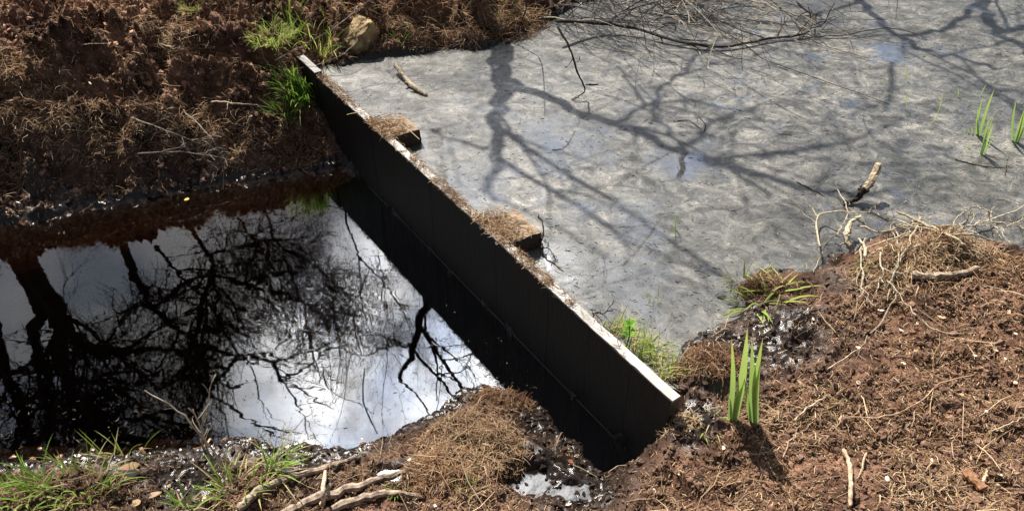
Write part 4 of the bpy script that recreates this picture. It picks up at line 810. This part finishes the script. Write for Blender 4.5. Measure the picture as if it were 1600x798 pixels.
stick([(430, 95), (470, 72), (520, 45), (555, 18), (590, -10)], 'long pale bramble stem arching over the far end of the dam', .0028, (.36, .30, .24), name='bramble_stem', cat='stem', zs=[.02, .10, .14, .14, .16], twigs=2)
stick([(455, 110), (500, 100), (540, 82), (560, 62)], 'thin bramble stem behind the end of the dam', .0022, (.36, .30, .24), name='bramble_stem', cat='stem', zs=[.03, .04, .05, .04])
stick([(1316, 706), (1325, 730), (1327, 760), (1326, 796)], 'pale crooked stick lying upright at the bottom right', .0058, (.42, .30, .20), zs=[.006]*4, r_end=.9)
stick([(1350, 712), (1345, 735), (1335, 752)], 'thin pale curved twig right of the crooked stick', .0025, PALE, name='twig', cat='twig', zs=[.01]*3)
stick([(1502, 742), (1518, 757), (1534, 772)], 'short thick red-brown bark piece at the bottom right', .013, (.24, .12, .06), name='bark_piece', cat='bark piece', zs=[.006]*3, r_end=.9)
stick([(1532, 758), (1536, 748), (1540, 738)], 'small stub of wood beside the red-brown bark piece', .005, (.42, .30, .2), name='bark_piece', cat='bark piece', zs=[.008]*3)
stick([(1320, 658), (1380, 656), (1430, 636), (1466, 606), (1520, 590)], 'long thin brown stem curving across the right bank', .0022, (.36, .24, .15), name='twig', cat='twig', zs=[.012]*5, r_end=.7)
stick([(1222, 720), (1235, 690), (1255, 678), (1320, 678)], 'thin pinkish rootlet curving below the iris shoots', .0022, (.36, .22, .15), name='twig', cat='twig', zs=[.01]*4)
stick([(1240, 660), (1262, 640), (1288, 622), (1290, 618)], 'pale straw stem with a white tip right of the iris shoots', .0028, (.52, .40, .27), name='twig', cat='twig', zs=[.008, .012, .02, .03])
stick([(1545, 678), (1580, 665), (1600, 655)], 'pale twig at the right edge of the bank', .0022, PALE, name='twig', cat='twig', zs=[.01]*3)
stick([(1290, 582), (1330, 556), (1350, 545)], 'pale straight twig in the middle of the right bank', .0022, (.42, .32, .22), name='twig', cat='twig', zs=[.01]*3)
for i, (a, b, c_, lb) in enumerate((((316, 700), (318, 655), (334, 585), 'tall pale dead stem standing at the edge of the lower pool'), ((330, 715), (290, 650), (226, 610), 'crooked pale dead twig leaning over the lower pool'), ((360, 745), (322, 690), (300, 640), 'short pale dead stem beside the tall one'))):
    p0 = on(*a); p1 = above(*b, p0, .02); p2 = above(*c_, p0, .05); mb = MB(); pts, rr = smooth_path([(*p0, .0032), (*p1, .0026), (*p2, .0015)], 5); pts = [p+Vector([random.gauss(0, .0025) for _ in range(3)]) for p in pts]; mb.tube(pts, rr, (.5, .42, .32), 5)
    for _ in range(5): 
        p, d = interp(pts, random.uniform(.35, .95)); q = wander(p, d+Vector((random.gauss(0, .8), random.gauss(0, .3), random.gauss(0, .3))), random.uniform(.02, .06), 4, .15); mb.tube(q, [.001]*5, (.5, .42, .32), 4)
    tag(mb.build('withered_twig', M['straw'], loc=tuple(p0)), lb, 'dead stem', 'pale dead stems at the pool edge')
for (a, b, c_, lb) in (((564, 628), (567, 600), (570, 574), 'dark reed stub standing in the bright water, the tallest'), ((554, 520), (553, 500), (552, 482), 'dark reed stub in the rippled part of the pool'), ((506, 592), (505, 582), (505, 572), 'short dark reed stub left of the tallest'), ((522, 506), (521, 486), (520, 470), 'thin dark reed stub farthest out in the pool')):
    p0 = on(*a); p1 = above(*b, p0, .0); p2 = above(*c_, p0, .0); mb = MB(); mb.tube([p0-np.array([0, 0, .06]), p1, p2], [.0026, .0024, .0018], (.06, .05, .035), 5); tag(mb.build('reed_stub', M['straw'], loc=tuple(p0)), lb, 'reed stub', 'reed stubs in the lower pool')
# brushwood on the right bank
BR = [([(1280, 385), (1279, 338), (1340, 330), (1400, 345), (1470, 365)], .0032), ([(1335, 395), (1400, 372), (1440, 352), (1405, 340)], .003), ([(1400, 330), (1440, 348), (1485, 368), (1510, 385)], .0045), ([(1340, 352), (1380, 362), (1430, 345)], .0035),
      ([(1345, 408), (1420, 366), (1500, 366), (1560, 375)], .004), ([(1480, 365), (1500, 335), (1522, 323), (1545, 330), (1546, 345)], .0025), ([(1430, 385), (1500, 358), (1546, 343), (1600, 322)], .0035), ([(1546, 344), (1580, 352), (1610, 360)], .0026),
      ([(1360, 330), (1395, 352), (1405, 400), (1385, 450)], .003), ([(1440, 338), (1420, 380), (1400, 420), (1385, 470)], .003), ([(1375, 395), (1378, 430), (1365, 465)], .003), ([(1500, 350), (1530, 385), (1550, 392)], .0025),
      ([(1400, 350), (1455, 352), (1530, 352), (1570, 360)], .0028), ([(1350, 375), (1345, 400), (1350, 440), (1340, 470)], .0032), ([(1320, 350), (1300, 370), (1282, 400), (1270, 430)], .002), ([(1305, 295), (1325, 325), (1318, 350)], .0018), ([(1390, 440), (1420, 480), (1450, 515), (1475, 520)], .002), ([(1400, 460), (1380, 500), (1345, 540)], .002)]
brush = None
for i, (pth, r) in enumerate(BR):
    r *= 1.15; zs = [random.uniform(.02, .09) if 310 < q[1] < 400 else random.uniform(.008, .03) for q in pth]
    places = ['angular outermost at the pond side', 'bent over the middle', 'thick and diagonal', 'short and slanting beside the crooked stick', 'long and level along the top of the bank', 'looped in an arc over the film', 'reaching to the right edge', 'pale at the right end', 'hanging down over the peat from the left part', 'hanging down from the middle part', 'short and upright at the pale crooked stick', 'dark and short at the right end of the straw', 'straight and level over the pond edge', 'running down beside the crooked stick', 'thin at the wet corner left of the heap', 'very thin, sticking up beside the broken branch', 'curved, lying lowest on the peat', 'thin, slanting down left on the bare peat']
    stick(pth, 'brushwood twig '+places[i], r, random.choice([(.42, .36, .26), (.36, .30, .2), (.30, .25, .18)]), name='brushwood_twig', cat='twig', group='brushwood heaped on the right bank', zs=zs, twigs=6 if r > .0025 else 3, tl=.09, jit=.008)
# dark spray of twigs caught on the near beam
for i, (pth, lb) in enumerate((([(842, 335), (850, 360), (846, 382), (858, 396), (872, 412)], 'dark forked twig hanging off the near beam'), ([(846, 385), (852, 404), (880, 424)], 'dark twig lying on the film beside the near beam'), ([(925, 505), (928, 490), (945, 488), (957, 482)], 'dark knobbly twig sticking up behind the dam'))):
    stick(pth, lb, .003, DARK, name='twig', cat='twig', zs=[.07, .05, .02, .01, .0][:len(pth)] if i == 0 else ([.0]*3 if i == 1 else [.02, .05, .05, .05]), twigs=8, tl=.04, jit=.008)
# rushes lying in the pond
for i, (pth, lb) in enumerate((([(1245, 285), (1270, 298), (1290, 308)], 'dark fine twig on the film left of the broken branch'), ([(1490, 250), (1540, 262), (1590, 262)], 'faint submerged streak right of the broken branch'), ([(1215, 210), (1235, 212)], 'dark short twig in the bright middle of the pond'), ([(1570, 275), (1572, 262)], 'thin twig standing at the right side of the pond'), ([(1400, 30), (1402, 0)], 'thin stub at the far edge of the pond'))):
    stick(pth, lb, .0022, DARK, name='twig', cat='twig', zs=[0]*len(pth), twigs=3, tl=.05)
# bare bush hanging over the far end of the pond
c = on(838, 6); root = empty('bare_bush', tuple(c)); tag(root, 'leafless grey bush whose thin twigs hang over the far end of the pond', 'bush'); bpy.context.view_layer.update()
mb = MB()
for i in range(95):
    a = random.uniform(-1.7, .9); st = Vector(c)+Vector((random.uniform(-.15, .75), random.uniform(-.1, .5), 0)); st.z = surf(st.x, st.y)-.02
    ln = random.uniform(.4, 1.3); d = Vector((math.cos(a)*.7+.25, math.sin(a)*.55-.12, random.uniform(.6, 1.1))).normalized()
    pts = [st]; dd = d.copy(); n = 10; g = random.uniform(.10, .24)
    for j in range(n):
        dd = (dd+Vector((random.gauss(0, .07), random.gauss(0, .07), -g))).normalized(); q = pts[-1]+dd*ln/n
        if q.z < ZU+.008: q.z = ZU+.008; dd.z = abs(dd.z)*.2
        pts.append(q)
    r0 = random.uniform(.0016, .004); col = random.choice([(.04, .034, .028), (.07, .06, .05), (.28, .24, .18)]); rr = [r0*(1-.06*j) for j in range(n+1)]; mb.tube(pts, rr, col, 4, cap=False)
    for k in range(random.randint(5, 12)):
        p, d2 = interp(pts, random.uniform(.25, 1)); q = wander(p, d2+Vector([random.gauss(0, .6) for _ in range(3)]), random.uniform(.05, .22), 4, .15, -.03)
        if min(v.z for v in q) > ZU: mb.tube(q, [max(.0009, r0*.5)]*5, col, 3, cap=False)
under(mb.build('twigs', M['wood']), root)
# ochre wood block on the far bank
bm = bmesh.new(); bmesh.ops.create_icosphere(bm, subdivisions=5, radius=1.)
for v in bm.verts:
    q = v.co.copy(); m_ = max(abs(q.x), abs(q.y), abs(q.z)); q = q*(.62/m_+.45); nz_ = mnoise.fractal(v.co*2.2, 1., 2.1, 5)*.16
    q *= 1+nz_; v.co = Vector((q.x*.085, q.y*.055, q.z*.062))
me = bpy.data.meshes.new('wood_block'); bm.to_mesh(me); bm.free(); me.materials.append(m_bark('ochre_wood', (.10, .06, .03), (.46, .33, .16), 14, .8, (1, 1, 1), .006))
o = link(bpy.data.objects.new('wood_block', me)); p = on(566, 72); o.location = (p[0], p[1], p[2]+.045); o.rotation_euler = (.15, -.55, .75); tag(o, 'rounded ochre block of rotten wood on the far bank behind the dam', 'wood block')
# dead leaves and wood chips
def chip(px, py, label, sx, sy, col, name='wood_chip', cat='wood chip', group=None, curl=.3, az=None, tilt=.2):
    c = on(px, py); az = random.uniform(0, 6.28) if az is None else az; mb = MB(); k = 5; b = 0; th_ = .0012
    for zz in (0, 1):
        for i in range(k):
            for j in range(3):
                t = i/(k-1)*2-1; s_ = j-1; wd = (1-t*t)**.5*.9+.12; x = t*sx; y = s_*sy*wd*random.uniform(.8, 1.15); z = curl*sx*(t*t)*.5-abs(s_)*curl*sy*.3+zz*th_+.004
                z += x*math.sin(tilt); mb.v.append((x*math.cos(az)-y*math.sin(az), x*math.sin(az)+y*math.cos(az), z)); mb.c.append(tuple(q*random.uniform(.85, 1.1) for q in col))
    for zz in (0, 1):
        for i in range(k-1):
            for j in range(2): q = zz*k*3+i*3+j; f = (q, q+1, q+4, q+3); mb.f.append(f if zz == 0 else f[::-1])
    rim = [0, 1, 2, 5, 8, 11, 14, 13, 12, 9, 6, 3]
    for a_, b_ in zip(rim, rim[1:]+rim[:1]): mb.f.append((a_, b_, b_+15, a_+15))
    mb.v = [tuple(Vector(v)+Vector(c)) for v in mb.v]
    return tag(mb.build(name, M['straw'], loc=tuple(c)), label, cat, group)
chip(202, 732, 'large curled brown dead leaf on the near bank at the bottom left', .035, .016, (.42, .27, .16), 'dead_leaf', 'leaf', az=.1)
chip(196, 742, 'dark folded leaf under the brown one', .05, .016, (.03, .025, .02), 'dead_leaf', 'leaf', az=-.1)
chip(240, 775, 'tan torn leaf on the black mud at the bottom', .026, .009, (.5, .36, .22), 'dead_leaf', 'leaf', az=.1)
chip(215, 788, 'tan leaf scrap at the bottom edge', .014, .010, (.5, .36, .22), 'dead_leaf', 'leaf')
chip(292, 313, 'small yellow leaf at the foot of the left bank by the water', .014, .009, (.55, .42, .12), 'dead_leaf', 'leaf')
chip(975, 636, 'orange dead leaf on the dark mud below the dam end', .014, .008, (.35, .12, .05), 'dead_leaf', 'leaf')
chip(893, 722, 'rusty dead leaf in the shade below the dam', .012, .007, (.30, .11, .05), 'dead_leaf', 'leaf')
chip(1127, 466, 'dark leaf scrap on the film by the hummock', .014, .006, (.04, .035, .03), 'dead_leaf', 'leaf')
spots = [(1470, 498), (1375, 487), (1395, 470), (1503, 500), (1575, 490), (1270, 500), (1340, 545), (1408, 520), (1432, 508), (1445, 604), (1340, 600), (1540, 645), (1555, 550), (1570, 562), (1428, 658), (1455, 722), (1560, 745), (1552, 760), (1130, 702), (1152, 725), (1060, 742), (1022, 768), (888, 790), (1190, 700), (1225, 748), (1385, 750), (1480, 680), (1500, 620), (1585, 600), (1250, 600), (1585, 525), (1410, 570), (1520, 560),
         (143, 135), (95, 68), (165, 90), (215, 60), (250, 130), (60, 200), (300, 150), (40, 40), (330, 110), (180, 30), (370, 90), (120, 180), (760, 770), (680, 790), (640, 720), (320, 780), (265, 760)]
LM = {'the iris shoots by the dam end': (1165, 620), 'the upright crooked stick': (1325, 755), 'the pale driftwood stick': (1470, 430), 'the red-brown bark piece': (1520, 758), 'the long curving brown stem': (1420, 630), 'the muddy puddles': (865, 765),
      'the golden straw': (735, 690), 'the twisted roots': (500, 760), 'the mossy cushion at the top edge': (302, 12), 'the grey piece of wood on the clods': (260, 78), 'the forked branch on the left bank': (380, 165), 'the light straw at the left edge': (20, 140),
      'the brushwood': (1400, 370), 'the right edge of the picture': (1600, 560), 'the small dark hummock by the pond': (1180, 450), 'the straight twig on the right bank': (1320, 565), 'the near end of the dam': (1045, 690), 'the upper left corner': (0, 0)}
used = set()
for i, (px, py) in enumerate(spots):
    b_, tint = random.choice([((.72, .62, .5), 'cream'), ((.6, .46, .32), 'buff'), ((.5, .36, .22), 'tan'), ((.66, .6, .52), 'off-white')]); ln_ = random.uniform(.005, .012); size = 'longish' if ln_ > .0085 else 'tiny'
    near = sorted(LM, key=lambda k: math.hypot(LM[k][0]-px, LM[k][1]-py)); lab = None
    for k in near[:9]:
        dx_, dy_ = px-LM[k][0], py-LM[k][1]; where = ('right of' if dx_ > 0 else 'left of') if abs(dx_) > abs(dy_) else ('below' if dy_ > 0 else 'above')
        lab = f'{size} {tint} wood chip {where} {k}'
        if lab not in used: break
    used.add(lab)
    chip(px, py, lab, ln_, random.uniform(.003, .006), b_, group='pale wood chips scattered on the peat')
